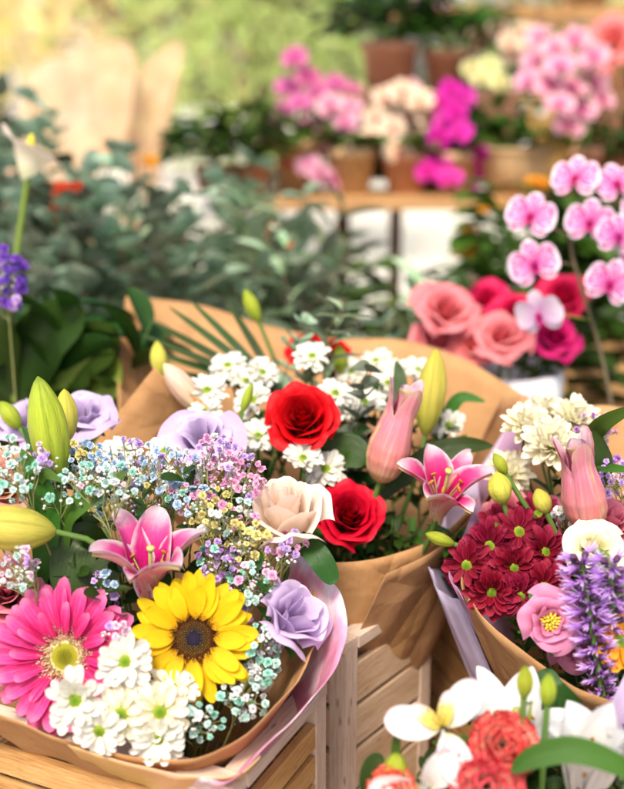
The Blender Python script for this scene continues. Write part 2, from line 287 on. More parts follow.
M['tree_green'] = petal_mat('light_green_leaf', [(0, (0.40, 0.52, 0.14)), (1, (0.60, 0.70, 0.30))], tf=0.45, veinc=0, mott=0, var=0.1)
M['canvas'] = plain('canvas', (0.80, 0.78, 0.74), 0.8, 0.08, 3)
M['facade'] = plain('facade_stucco', (0.62, 0.53, 0.38), 0.85, 0.2, 0.7)
M['facade_pale'] = plain('facade_pale', (0.66, 0.64, 0.60), 0.85, 0.15, 0.7)
M['glass'] = plain('window_glass', (0.05, 0.07, 0.10), 0.12, 0.2, 1)
M['frame'] = plain('window_frame', (0.70, 0.68, 0.62), 0.6)
M['soil'] = plain('soil', (0.05, 0.035, 0.025), 0.95, 0.5, 60, bump=0.8)

# ------------------------------------------------------------------ mesh builder
class MB:
    def __init__(s): s.V = []; s.F = []; s.UV = []; s.MI = []; s.n = 0
    def grid(s, Pt, U, V, mi=0, M4=None):
        a, b = Pt.shape[:2]
        p = Pt.reshape(-1, 3)
        if M4 is not None: p = p @ M4[:3, :3].T + M4[:3, 3]
        s.V.append(p); s.UV.append(np.stack([U.reshape(-1), V.reshape(-1)], 1))
        i = np.arange(a * b).reshape(a, b) + s.n
        q = np.stack([i[:-1, :-1], i[1:, :-1], i[1:, 1:], i[:-1, 1:]], -1).reshape(-1, 4)
        s.F.append(q); s.MI.append(np.full(len(q), mi)); s.n += a * b
    def quads(s, verts, faces, uv, mi=0, M4=None):
        p = np.asarray(verts, float)
        if M4 is not None: p = p @ M4[:3, :3].T + M4[:3, 3]
        s.V.append(p); s.UV.append(np.asarray(uv, float)); f = np.asarray(faces) + s.n
        s.F.append(f); s.MI.append(np.full(len(f), mi)); s.n += len(p)
    def mesh(s, name, mats, smooth=True):
        V = np.concatenate(s.V); F = np.concatenate(s.F); UV = np.concatenate(s.UV); MI = np.concatenate(s.MI)
        me = bpy.data.meshes.new(name)
        me.vertices.add(len(V)); me.vertices.foreach_set('co', V.astype(np.float32).ravel())
        me.loops.add(F.size); me.loops.foreach_set('vertex_index', F.astype(np.int32).ravel())
        me.polygons.add(len(F)); me.polygons.foreach_set('loop_start', np.arange(0, F.size, 4, dtype=np.int32))
        me.polygons.foreach_set('loop_total', np.full(len(F), 4, dtype=np.int32))
        me.polygons.foreach_set('material_index', MI.astype(np.int32))
        uvl = me.uv_layers.new(name='UVMap'); uvl.data.foreach_set('uv', UV[F.ravel()].astype(np.float32).ravel())
        if not isinstance(mats, (list, tuple)): mats = [mats]
        for m in mats: me.materials.append(m)
        me.polygons.foreach_set('use_smooth', np.full(len(F), smooth))
        me.update(calc_edges=True)
        return me
    def build(s, name, mats, parent=None, smooth=True):
        o = bpy.data.objects.new(name, s.mesh(name, mats, smooth)); COL.objects.link(o)
        if parent is not None: o.parent = parent
        return o
def M4(loc=(0, 0, 0), face=None, spin=0.0, scale=1.0):
    m = Matrix.Identity(4)
    if face is not None: m = Vector(face).normalized().to_track_quat('Z', 'Y').to_matrix().to_4x4()
    m = Matrix.Translation(Vector(loc)) @ m @ Matrix.Rotation(spin, 4, 'Z') @ Matrix.Scale(scale, 4)
    return m
def npm(m): return np.array(m)
def tube(mb, pts, rad, n=6, mi=0, M=None):
    p = np.asarray([tuple(q) for q in pts], float); k = len(p)
    r = np.full(k, rad) if np.isscalar(rad) else np.asarray(rad, float)
    t = np.gradient(p, axis=0); t /= np.linalg.norm(t, axis=1)[:, None] + 1e-12
    ref = np.array([0.3, 0.2, 0.93]);  a = np.cross(t, ref); a /= np.linalg.norm(a, axis=1)[:, None] + 1e-9
    b = np.cross(t, a)
    ph = np.linspace(0, 2 * PI, n + 1)
    G = p[:, None] + r[:, None, None] * (np.cos(ph)[None, :, None] * a[:, None] + np.sin(ph)[None, :, None] * b[:, None])
    U, V = np.meshgrid(np.linspace(0, 1, k), np.linspace(0, 1, n + 1), indexing='ij')
    mb.grid(G, U, V, mi, M)
def bez(a, b, c, d, n=10):
    a, b, c, d = [np.array(tuple(x), float) for x in (a, b, c, d)]
    t = np.linspace(0, 1, n)[:, None]
    return (1 - t) ** 3 * a + 3 * (1 - t) ** 2 * t * b + 3 * (1 - t) * t * t * c + t ** 3 * d
def catmull(pts, n=8, closed=False):
    p = np.array([tuple(x) for x in pts], float); out = []
    m = len(p)
    for i in range(m if closed else m - 1):
        if closed: a, b, c, d = p[(i - 1) % m], p[i], p[(i + 1) % m], p[(i + 2) % m]
        else: a, b, c, d = p[max(i - 1, 0)], p[i], p[i + 1], p[min(i + 2, m - 1)]
        for t in np.linspace(0, 1, n, endpoint=False):
            out.append(0.5 * ((2 * b) + (c - a) * t + (2 * a - 5 * b + 4 * c - d) * t * t + (3 * b - a - 3 * c + d) * t ** 3))
    out.append(p[0] if closed else p[-1])
    return np.array(out)
def pf(a, b, c):
    """petal width profile t^a (1-t^b)^c, scaled to 1"""
    t = np.linspace(0, 1, 200); m = (t ** a * (1 - t ** b) ** c).max()
    return lambda t: (t ** a * np.clip(1 - t ** b, 0, 1) ** c) / m
DAISY = pf(0.45, 5, 0.5); POINT = pf(0.6, 2.0, 0.8); WIDE = pf(0.55, 4, 0.45); LANCE = pf(0.6, 1.6, 0.9); OVAL = pf(0.55, 2.2, 0.55); FAN = pf(0.9, 9, 0.35)
def petal(mb, L, W, theta, phi=0.0, r0=0.0, z0=0.0, prof=DAISY, cup=0.2, ruffle=0.0, rf=3.0, rph=0.0, nu=7, nv=4, mi=0, M=None, fold=0.0, roll=0.0, bend=0.0):
    """theta: function of t giving the elevation (rad); petal starts at radius r0, direction phi"""
    t = 1 - (1 - np.linspace(0, 1, nu + 1)) ** 1.55; s = np.linspace(-1, 1, nv + 1)
    th = theta(t) if callable(theta) else np.full_like(t, theta)
    dl = L * np.diff(t)
    x = r0 + np.concatenate([[0], np.cumsum(np.cos((th[1:] + th[:-1]) / 2) * dl)])
    z = z0 + np.concatenate([[0], np.cumsum(np.sin((th[1:] + th[:-1]) / 2) * dl)])
    w = W / 2 * prof(t)
    w[0] = max(w[0], W * 0.04)
    S = s[None, :]
    off = cup * w[:, None] * S ** 2 * 1.2 - fold * w[:, None] * (1 - np.abs(S)) + ruffle * np.sin(rf * PI * t[:, None] * 2 + rph + np.sign(S) * 1.1) * S ** 2 * (t[:, None] ** 0.7)
    off = off + roll * w[:, None] * S
    yy = S * w[:, None] * (1 - 0.12 * abs(cup) * S ** 2) + bend * L * t[:, None] ** 2
    nx, nz = -np.sin(th), np.cos(th)
    X = x[:, None] + nx[:, None] * off; Z = z[:, None] + nz[:, None] * off
    c, sn = math.cos(phi), math.sin(phi)
    G = np.stack([X * c - yy * sn, X * sn + yy * c, Z], -1)
    U, V = np.meshgrid(t, (s + 1) / 2, indexing='ij')
    mb.grid(G, U, V, mi, M)
def box(mb, c, h, ax=None, mi=0, u=None):
    c = np.array(tuple(c), float); A = np.eye(3) if ax is None else np.array([tuple(a) for a in ax], float)
    sg = np.array([[-1, -1, -1], [1, -1, -1], [1, 1, -1], [-1, 1, -1], [-1, -1, 1], [1, -1, 1], [1, 1, 1], [-1, 1, 1]], float)
    hv = np.array(h, float)
    fs = [((0, 3, 2, 1), 0, 1), ((4, 5, 6, 7), 0, 1), ((0, 1, 5, 4), 0, 2), ((2, 3, 7, 6), 0, 2), ((1, 2, 6, 5), 1, 2), ((3, 0, 4, 7), 1, 2)]
    long_ = int(np.argmax(hv)); o1, o2 = rnd.uniform(0, 40), rnd.uniform(0, 40)
    for f, i, j in fs:
        loc = sg[list(f)] * hv
        if j == long_: i, j = j, i
        v = c + loc @ A
        k = [x for x in range(3) if x not in (i, j)][0]
        uv = np.stack([loc[:, i] + o1, loc[:, j] + o2 + loc[:, k].mean() * 1.7], 1) * 4
        mb.quads(v, [[0, 1, 2, 3]], uv, mi)
def lathe(mb, prof, n=24, mi=0, M=None, wob=0.0):
    pr = np.array(prof, float); ph = np.linspace(0, 2 * PI, n + 1)
    rr = pr[:, 0][:, None] * (1 + wob * np.sin(3 * ph + 1)[None])
    G = np.stack([rr * np.cos(ph), rr * np.sin(ph), np.repeat(pr[:, 1][:, None], n + 1, 1)], -1)
    U, V = np.meshgrid(np.linspace(0, 1, len(pr)), np.linspace(0, 1, n + 1), indexing='ij')
    mb.grid(G, U, V, mi, M)

# ------------------------------------------------------------------ things
def thing(name, label, cat, loc=(0, 0, 0), face=None, spin=0.0, group=None, scale=1.0):
    o = bpy.data.objects.new(name, None); COL.objects.link(o)
    o.empty_display_size = 0.02
    o.matrix_world = M4(loc, face, spin, scale)
    o['label'] = label; o['category'] = cat
    if group: o['group'] = group
    return o
def MW(o): return M4(o.location, None) @ o.rotation_euler.to_matrix().to_4x4() @ Matrix.Scale(o.scale[0], 4)
def tag(o, label, cat, group=None, kind=None):
    if label: o['label'] = label
    if cat: o['category'] = cat
    if group: o['group'] = group
    if kind: o['kind'] = kind
    return o
def copy_part(o, parent):
    c = o.copy(); COL.objects.link(c); c.parent = parent
    for ch in o.children: copy_part(ch, c)
    return c
def copy_thing(o, loc, face=None, spin=0.0, scale=1.0, label=None, group=None):
    c = o.copy(); COL.objects.link(c); c.matrix_world = M4(loc, face, spin, scale)
    for ch in o.children: copy_part(ch, c)
    if label: c['label'] = label
    if group: c['group'] = group
    return c
def stem_part(root, target, r=0.0025, z0=-0.004, mat=None, name='stem', leaf=False):
    mi = MW(root).inverted()
    t = mi @ Vector(target); L = t.length
    a = Vector((0, 0, z0))
    up = mi.to_3x3() @ Vector((0, 0, 1)); up.normalize()
    jt = Vector((rnd.uniform(-1, 1), rnd.uniform(-1, 1), 0)) * 0.006
    p = bez(a, a + Vector((0, 0, -1)) * L * 0.28, t + up * L * 0.4 + jt, t + jt, 12)
    mb = MB(); tube(mb, p, np.linspace(r, r * 1.2, 12), 7)
    return mb.build(name, mat or M['stem'], root)

# ---- flower heads (local: centre at origin, face = +Z)
def disc_bumps(mb, R, H, n, size, lo=0.0, spike=1.0, mi=0, us=1.0):
    g = PI * (3 - math.sqrt(5))
    for i in range(n):
        q = lo + (1 - lo) * (i + 0.5) / n
        rr = R * math.sqrt(q); a = i * g
        z = H * (1 - (rr / R) ** 2)
        nrm = Vector((math.cos(a) * rr * 2 * H / R / R * 1.0, math.sin(a) * rr * 2 * H / R / R, 1)).normalized()
        s = size * rnd.uniform(0.8, 1.15)
        m = npm(M4((math.cos(a) * rr, math.sin(a) * rr, z), nrm + Vector((rnd.uniform(-.15, .15), rnd.uniform(-.15, .15), 0)), rnd.uniform(0, 6)))
        k = spike * s * rnd.uniform(0.8, 1.2)
        v = np.array([[s, 0, 0], [0, s, 0], [-s, 0, 0], [0, -s, 0], [.35 * s, 0, k], [0, .35 * s, k], [-.35 * s, 0, k], [0, -.35 * s, k]])
        f = [[0, 1, 5, 4], [1, 2, 6, 5], [2, 3, 7, 6], [3, 0, 4, 7], [4, 5, 6, 7]]
        u = rr / R * us
        mb.quads(v, f, [[u, 0]] * 4 + [[u, 1]] * 4, mi, m)
def dome(mb, R, H, z0=0, n=20, mi=0):
    q = np.array([0, .06, .2, .4, .6, .8, 1.0])[:, None]; ph = np.linspace(0, 2 * PI, n + 1)[None]
    rr = R * np.sqrt(q); G = np.stack([rr * np.cos(ph), rr * np.sin(ph), z0 + H * (1 - q) + 0 * ph], -1)
    mb.grid(G, np.sqrt(q) + 0 * ph, .55 + 0 * ph + 0 * q, mi)
def receptacle(mb, R, mi=0, depth=0.012):
    lathe(mb, [(0.0028, -depth * 1.2), (R * 0.35, -depth), (R * 0.8, -depth * .6), (R, -0.001), (R * .6, 0.0), (0, 0.0)], 14, mi)

def gerbera(px, py, d, face, label, bind, R=0.07):
    t = thing('gerbera', label, 'flower', P(px, py, d), face)
    k = 0
    mb = MB()
    for row, (n, Lr, th0, W) in enumerate(((23, 1.0, 10, .0155), (21, .93, 18, .0145), (12, .62, 30, .0095))):
        for i in range(n):
            a = 2 * PI * (i + row * .5) / n + rnd.uniform(-.06, .06)
            L = (R - 0.018) * Lr * rnd.uniform(.9, 1.05); c = rnd.uniform(-22, -4); b0 = th0 + rnd.uniform(-5, 6)
            petal(mb, L, W * rnd.uniform(.9, 1.12), lambda u, b0=b0, c=c: np.radians(b0 + c * u), a, 0.016, row * .0018, DAISY, cup=rnd.uniform(.2, .5), ruffle=.0004, rph=rnd.uniform(0, 6), nu=8, nv=5, fold=rnd.uniform(-.1, .15), roll=rnd.uniform(-.15, .15), bend=rnd.uniform(-.04, .04))
    mb.build('petals', M['gerbera'], t)
    mb = MB(); dome(mb, 0.022, 0.004, 0.001)
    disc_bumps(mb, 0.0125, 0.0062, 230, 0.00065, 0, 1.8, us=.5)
    for i in range(1100):
        q = rnd.uniform(.24, 1); rr = .0255 * math.sqrt(q); a = rnd.uniform(0, 2 * PI)
        m = npm(M4((math.cos(a) * rr, math.sin(a) * rr, .0052 - .004 * q), (math.cos(a) * q * .7, math.sin(a) * q * .7, 1), rnd.uniform(0, 6)))
        h = rnd.uniform(.0028, .0058); w = .0005
        G = np.array([[[-w, 0, 0], [w, 0, 0]], [[-w, w, h * .6], [w, w, h * .6]], [[-w * .9, 2 * w, h], [w * .9, 2 * w, h]]])
        mb.grid(G, np.full((3, 2), rr / .024), np.array([[.5, .5], [.9, .9], [1, 1]]), 0, m)
    mb.build('flower_centre', M['gerbera_disc'], t)
    mb = MB(); receptacle(mb, .018, depth=.016); mb.build('calyx', M['stem'], t)
    stem_part(t, bind, .0035, -.014)
    return t

def sunflower(px, py, d, face, label, bind, R=0.055):
    t = thing('sunflower', label, 'flower', P(px, py, d), face)
    mb = MB()
    for row, (n, Lr, th0) in enumerate(((20, 1.0, 0), (18, .95, 9), (12, .78, 20))):
        for i in range(n):
            a = 2 * PI * (i + row * .5) / n + rnd.uniform(-.1, .1)
            L = (R - 0.014) * Lr * rnd.uniform(.88, 1.06); b0 = th0 + rnd.uniform(-8, 8); c = rnd.uniform(-25, 12)
            petal(mb, L, .0150 * rnd.uniform(.85, 1.1), lambda u, b0=b0, c=c: np.radians(b0 + c * u), a, 0.016, row * .0015, POINT if i % 2 else OVAL, cup=rnd.uniform(.05, .22), fold=.14, roll=rnd.uniform(-.2, .2), ruffle=.0004, rph=rnd.uniform(0, 6), nu=8, nv=6, bend=rnd.uniform(-.06, .06))
    mb.build('petals', M['sunflower'], t)
    mb = MB(); dome(mb, .0215, .0034, 0.0)
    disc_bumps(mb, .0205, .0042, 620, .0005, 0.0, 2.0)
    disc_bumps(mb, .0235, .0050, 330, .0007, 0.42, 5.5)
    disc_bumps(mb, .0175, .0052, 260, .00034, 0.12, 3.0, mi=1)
    mb.build('flower_centre', [M['sunflower_disc'], M['pollen']], t)
    mb = MB(); receptacle(mb, .02, depth=.012)
    for i in range(16): petal(mb, .026, .010, lambda u: np.radians(5 - 40 * u), i * 2 * PI / 16, .012, -.005, POINT)
    mb.build('calyx', M['leaf'], t)
    stem_part(t, bind, .004, -.011)
    return t

def mum_meshes(kind):
    out = []
    for v in range(6):
        mb = MB(); cb = MB(); lift = (0, 6, -8, 14, 3, 22)[v]
        if kind in ('white', 'creamdaisy'):
            rows = ((14, 1.0, 4, .0098), (12, .92, 15, .0092), (8, .72, 32, .0085))
            prof = DAISY; R, rc = .026, .0062
        elif kind == 'double':
            rows = ((16, 1.0, -2, .008), (16, .97, 12, .0078), (15, .9, 26, .0072), (13, .78, 42, .007), (10, .6, 58, .006), (8, .42, 72, .005))
            prof = DAISY; R, rc = .028, .003
        else:
            rows = ((13, 1.0, 0, .0098), (12, .92, 14, .0092), (8, .7, 30, .0075))
            prof = OVAL; R, rc = .027, .0055
        for row, (n, Lr, th0, W) in enumerate(rows):
            for i in range(n):
                a = 2 * PI * (i + row * .5) / n + rnd.uniform(-.12, .12)
                L = (R - rc * .7) * Lr * rnd.uniform(.80, 1.08); b0 = th0 + lift + rnd.uniform(-10, 10)
                if rnd.random() < .05: continue
                c = rnd.uniform(-38, 12) if kind != 'double' else rnd.uniform(5, 40)
                petal(mb, L, W * rnd.uniform(.85, 1.1), lambda u, b0=b0, c=c: np.radians(b0 + c * u), a, rc * .7, row * .0007, prof, cup=rnd.uniform(.35, .7), fold=.1, roll=rnd.uniform(-.4, .4), nu=7, nv=4, bend=rnd.uniform(-.10, .10))
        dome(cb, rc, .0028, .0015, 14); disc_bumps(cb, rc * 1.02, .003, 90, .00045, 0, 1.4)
        rb = MB(); receptacle(rb, .007, depth=.009)
        out.append((mb, cb, rb))
    mat = {'white': 'white_mum', 'creamdaisy': 'cream_mum', 'double': 'cream_mum', 'burgundy': 'burgundy'}[kind]
    return [(a.mesh('petals', M[mat]), b.mesh('flower_centre', M['green_button']), c.mesh('calyx', M['leaf'])) for a, b, c in out]
MUMS = {k: mum_meshes(k) for k in ('white', 'double', 'burgundy', 'creamdaisy')}
def mesh_part(name, me, parent):
    o = bpy.data.objects.new(name, me); COL.objects.link(o); o.parent = parent; return o
def mum(px, py, d, face, label, bind, kind='white', s=1.0, group=None, name='chrysanthemum'):
    t = thing(name, label, 'flower', P(px, py, d), face, rnd.uniform(0, 6), group, s)
    for n, me in zip(('petals', 'flower_centre', 'calyx'), rnd.choice(MUMS[kind])): mesh_part(n, me, t)
    stem_part(t, bind, .0016 / s, -.008)
    return t

def wrap_petal(mb, phi0, half, H, Rb, Rt, lip, zb=0.0, ruffle=0.0, rf=3, spiral=0.0, nu=9, nv=12, dip=.35, point=0.0):
    t = np.linspace(0, 1, nu + 1)[:, None]; s = np.linspace(-1, 1, nv + 1)[None, :]
    shape = 1 - dip * np.abs(s) ** 2.4 + point * np.exp(-(s / .16) ** 2)
    z = zb + t * H * shape
    r = Rb + (Rt - Rb) * np.sin(np.clip(t, 0, 1) * PI / 2) ** .8 + spiral * s
    lp = np.clip((t - .55) / .45, 0, 1) ** 1.8
    r = r + lip * lp; z = z - lip * .75 * lp ** 1.6
    nz = rnd.uniform(0, 6)
    r = r + ruffle * np.sin(rf * PI * s + nz) * t ** 2
    z = z + ruffle * .6 * np.sin(rf * 1.7 * PI * s + nz * 2) * t ** 3
    ph = phi0 + s * half * (np.sin(np.clip(t * 1.35 + .12, 0, 1) * PI / 2))
    G = np.stack([r * np.cos(ph), r * np.sin(ph), z + 0 * ph], -1)
    U, V = np.meshgrid(t[:, 0], (s[0] + 1) / 2, indexing='ij')
    mb.grid(G, U, V, 0)
def rose_mesh(R=.04, n=30, mat='red_rose', open_=1.0, H=.045, wild=1.0):
    mb = MB(); g = 2.399
    for k in range(n):
        q = k / (n - 1)
        Rt = R * (.07 + .78 * q ** 1.15) * rnd.uniform(.96, 1.05)
        half = 1.75 - 1.0 * q ** .5 + rnd.uniform(-.08, .08)
        h = H * (1.0 - .30 * q ** 1.6) * rnd.uniform(.97, 1.04)
        lip = R * (.03 + .32 * q ** 1.6 * open_) * rnd.uniform(.8, 1.25)
        wrap_petal(mb, k * g + rnd.uniform(-.15, .15), half, h, R * (.04 + .28 * q), Rt, lip, -H * .62, ruffle=R * .035 * (q + .2) * wild, rf=rnd.uniform(1.2, 2.2), spiral=R * .045 * (1 - q * .4), nu=10, nv=14, dip=.3 + .12 * q, point=.05 * q)
    return mb.mesh('petals', M[mat])
def sepals(mb, z0, L=.028, n=5, r0=.004, th=(30, -70)):
    for i in range(n): petal(mb, L, .009, lambda u: np.radians(th[0] + (th[1] - th[0]) * u), i * 2 * PI / n + .3, r0, z0, POINT, cup=.3)
def rose(px, py, d, face, label, bind, mat='red_rose', R=.04, n=30, open_=1.0, H=.045, group=None, mesh=None, wild=1.0, name='rose'):
    t = thing(name, label, 'flower', P(px, py, d), face, rnd.uniform(0, 6), group)
    mesh_part('petals', mesh or rose_mesh(R, n, mat, open_, H, wild), t)
    mb = MB(); sepals(mb, -H * .64); lathe(mb, [(.002, -H * .64 - .014), (.007, -H * .64 - .008), (.0075, -H * .64), (0, -H * .6)], 10)
    mb.build('calyx', M['leaf'], t)
    stem_part(t, bind, .0026, -H * .64 - .01)
    return t
def lisianthus(px, py, d, face, label, bind, mat='lilac', R=.036, n=13, H=.042, centre=None, open_=1.3, group=None):
    t = thing('lisianthus', label, 'flower', P(px, py, d), face, rnd.uniform(0, 6), group)
    mb = MB()
    for k in range(n):
        q = k / (n - 1)
        wrap_petal(mb, k * 2.399 + rnd.uniform(-.2, .2), 1.05 - .2 * q, H * (1.0 - .18 * q) * rnd.uniform(.92, 1.06), R * (.05 + .1 * q), R * (.28 + .55 * q), R * (.12 + .45 * q ** 1.3) * open_ * rnd.uniform(.6, 1.3), -H * .6, ruffle=R * .065, rf=rnd.uniform(.8, 1.7), spiral=R * .05, nu=14, nv=20, dip=.28)
    mb.build('petals', M[mat], t)
    if centre:
        cb = MB(); disc_bumps(cb, .007, .006, 26, .0015, 0, 2.2); cb.build('flower_centre', M['yellow_bits'], t)
    mb = MB(); sepals(mb, -H * .62, .03, th=(60, -10)); mb.build('calyx', M['leaf'], t)
    stem_part(t, bind, .0018, -H * .62)
    return t

def lily(px, py, d, face, label, bind, L=.078, W=.034, mat='lily', spin=0.0, th=(82, -75, 1.7), stamens=True, scale=1.0, out='lily_out', var=12, group=None):
    t = thing('lily', label, 'flower', P(px, py, d), face, spin, group, scale)
    mb = MB(); ob = MB()
    for row in (0, 1):
        for i in range(3):
            a = i * 2 * PI / 3 + row * PI / 3 + rnd.uniform(-.08, .08)
            c = th[1] + rnd.uniform(-var, var)
            f = lambda u, c=c: np.radians(th[0] + c * u ** th[2])
            kw = dict(phi=a, r0=.004 + .002 * (1 - row), z0=-.03, prof=pf(.6, 2.0, .68) if mat == 'lily' else pf(.7, 1.7, .8), cup=.40, ruffle=.0030 if mat == 'lily' else .0012, rf=1.6, rph=rnd.uniform(0, 6), nu=14, nv=10, fold=.12)
            ww = W * (1.15 if row else .85)
            ll = L * rnd.uniform(.94, 1.06)
            petal(mb, ll, ww, f, **kw)
            kw['r0'] += .0008; kw['z0'] -= .0004
            petal(ob, ll * .93, ww * .86, f, **kw)
    mb.build('petals', M[mat], t); ob.build('petal_back', M[out if mat == 'lily' else mat], t)
    if stamens:
        sb = MB(); ab = MB(); pb = MB()
        for i in range(6):
            a = i * PI / 3 + .3; e = Vector((math.cos(a) * .016, math.sin(a) * .016, .022 + rnd.uniform(-.004, .004)))
            tube(sb, bez((math.cos(a) * .003, math.sin(a) * .003, -.026), (math.cos(a) * .004, math.sin(a) * .004, 0), (e.x * .7, e.y * .7, .01), e, 7), .0007, 5)
            m = npm(M4(e, (math.cos(a), math.sin(a), .4)))
            lathe(ab, [(0, -.0045), (.0013, -.003), (.0017, 0), (.0013, .003), (0, .0045)], 7, 0, m @ npm(Matrix.Rotation(1.2, 4, 'X')))
        tube(pb, bez((0, 0, -.026), (0, 0, 0), (.002, 0, .015), (.003, .001, .03), 7), .0016, 7)
        lathe(pb, [(.0016, .028), (.0038, .031), (.0036, .033), (0, .0345)], 9, 0, npm(M4((.003, .001, 0))))
        s1 = sb.build('filament', M['pistil'], t); a1 = ab.build('anther', M['anther'], s1); pb.build('pistil', M['pistil'], t)
    stem_part(t, bind, .003 / scale, -.03)
    return t
def bud_mb(L, R, lobes=3, twist=.5, tip=1.4, split=0.1):
    mb = MB(); t = np.linspace(0, 1, 22)[:, None]; ph = np.linspace(0, 2 * PI, 43)[None, :]
    pr = np.interp(t, [0, .04, .12, .25, .4, .55, .7, .82, .92, .97, 1], [.18, .36, .60, .85, .98, 1, .88, .66, .40, .22, .03])
    g = np.abs(np.cos(lobes / 2 * (ph + twist * t)))
    r = R * pr * (1 - split * 1.3 + split * 1.5 * g ** .3)
    G = np.stack([r * np.cos(ph), r * np.sin(ph), t * L + 0 * ph], -1)
    U, V = np.meshgrid(t[:, 0], (ph[0] / (2 * PI) * lobes) % 1.0, indexing='ij')
    mb.grid(G, U, V); return mb
def bud(px, py, d, axis, label, bind, L=.08, R=.013, mat='lily_bud_green', lobes=3, group=None, name='lily_bud', split=.14, r=.0026):
    """px,py = middle of the bud; axis = direction from base to tip"""
    ax = Vector(axis).normalized()
    t = thing(name, label, 'flower bud', P(px, py, d) - ax * L / 2, ax, rnd.uniform(0, 6), group)
    bud_mb(L, R, lobes, split=split).build('bud', M[mat], t)
    stem_part(t, bind, r, .001)
    return t
def open_bud(px, py, d, axis, label, bind, L=.09, R=.018, spin=0.):
    ax = Vector(axis).normalized()
    t = thing('opening_lily_bud', label, 'flower bud', P(px, py, d) - ax * L / 2, ax, spin)
    mo = MB(); mi_ = MB(); LB = L * .80
    tt = np.linspace(0, 1, 36)[:, None]; ph = np.linspace(0, 2 * PI, 73)[None, :]
    pr = np.interp(tt, [0, .05, .15, .32, .5, .7, .88, 1], [.22, .48, .78, .98, 1.0, .84, .68, .66])
    lob = np.abs(np.cos(1.5 * (ph + .3 * tt)))
    for mbx, k in ((mo, 1.0), (mi_, .90)):
        r = R * k * pr * (.84 + .17 * lob ** .35 + .05 * np.exp(-((lob - 1) / .03) ** 2) + .012 * np.sin(24 * ph + 3 * tt)) * (1 + .42 * lob * np.clip((tt - .84) / .16, 0, 1) ** 1.5)
        z = LB * tt * (1 + .34 * lob ** 1.3 * tt ** 5) - LB * .10 * (1 - lob) * tt ** 6
        G = np.stack([r * np.cos(ph), r * np.sin(ph), z + 0 * ph], -1)
        U, V = np.meshgrid(tt[:, 0] * (.9 if mbx is mo else .96), (ph[0] / (2 * PI) * 3) % 1.0, indexing='ij'); mbx.grid(G, U, V)
    for i in range(3):
        a = i * 2 * PI / 3 + PI / 3 - .3
        c = -30 - 25 * rnd.random()
        f = lambda u, c=c: np.radians(96 + c * np.clip((u - .5) / .5, 0, 1) ** 1.4)
        for mbx, dr in ((mo, .0005), (mi_, 0)):
            petal(mbx, L * .52, R * 1.25, f, a, R * .40 + dr, LB * .62, OVAL, cup=.6, ruffle=.001, rph=i, nu=12, nv=8)
            mbx.UV[-1][:, 0] = .45 + mbx.UV[-1][:, 0] * .53
    mo.build('outer_petals', M['lily_out'], t); mi_.build('inner_petals', M['lily'], t)
    stem_part(t, bind, .003, .001)
    return t
def carnation(px, py, d, face, label, bind, R=.03, group=None):
    t = thing('carnation', label, 'flower', P(px, py, d), face, 0, group)
    mb = MB()
    for k in range(40):
        q = (k + .5) / 40; th0 = 92 - 84 * q ** .8
        L = R * rnd.uniform(.9, 1.1) * (.92 + .1 * q)
        petal(mb, L, R * .85, lambda u, th0=th0: np.radians(th0 - 18 * u + 10 * u * u), k * 2.399, .002, -R * .35, pf(1.3, 14, .3), cup=rnd.uniform(.1, .5), ruffle=R * .10, rf=rnd.uniform(.9, 1.8), rph=rnd.uniform(0, 6), roll=rnd.uniform(-.4, .4), nu=8, nv=14)
    # toothed, frilled margins
    V = mb.V
    for a in V:
        g = a.reshape(9, 15, 3); e = g[-1]; dirv = g[-1] - g[-2]
        g[-1] = e + dirv * (nr.uniform(-.5, .5, (15, 1))); g[-1][:, :] += nr.uniform(-.0011, .0011, (15, 3)); g[-2] += nr.uniform(-.0007, .0007, (15, 3))
    mb.build('petals', M['carnation'], t)
    cb = MB(); lathe(cb, [(.003, -.034), (.0075, -.03), (.008, -.012), (.009, -.008)], 12); cb.build('calyx', M['stem'], t)
    stem_part(t, bind, .0022, -.033)
    return t
def alstroemeria(px, py, d, face, label, bind, s=1.0, spin=0.):
    t = thing('alstroemeria', label, 'flower', P(px, py, d), face, spin, None, s)
    mb = MB(); ib = MB()
    for i in range(3): petal(mb, .050, .027, lambda u: np.radians(58 - 62 * u), i * 2 * PI / 3 - PI / 2, .003, -.012, pf(.85, 1.9, .62), cup=.35, ruffle=.0006, rph=i, nu=10, nv=8)
    petal(mb, .046, .022, lambda u: np.radians(58 - 62 * u), PI / 2 + PI, .004, -.012, OVAL, cup=.3, nu=10, nv=8)
    for a in (PI / 2 - .55, PI / 2 + .55): petal(ib, .034, .013, lambda u: np.radians(66 - 55 * u), a, .003, -.011, OVAL, cup=.4, nu=10, nv=8)
    mb.build('outer_petals', M['alstro'], t); ib.build('inner_petals', M['alstro_in'], t)
    sb = MB(); 
    for i in range(6):
        a = -PI / 2 + rnd.uniform(-.5, .5); tube(sb, bez((0, 0, -.01), (0, 0, .012), (math.cos(a) * .004, math.sin(a) * .006, .02), (math.cos(a) * .012 + rnd.uniform(-.006, .006), math.sin(a) * .016, .022), 6), .0006, 5)
    sb.build('stamens', M['alstro'], t)
    stem_part(t, bind, .002 / s, -.012)
    return t

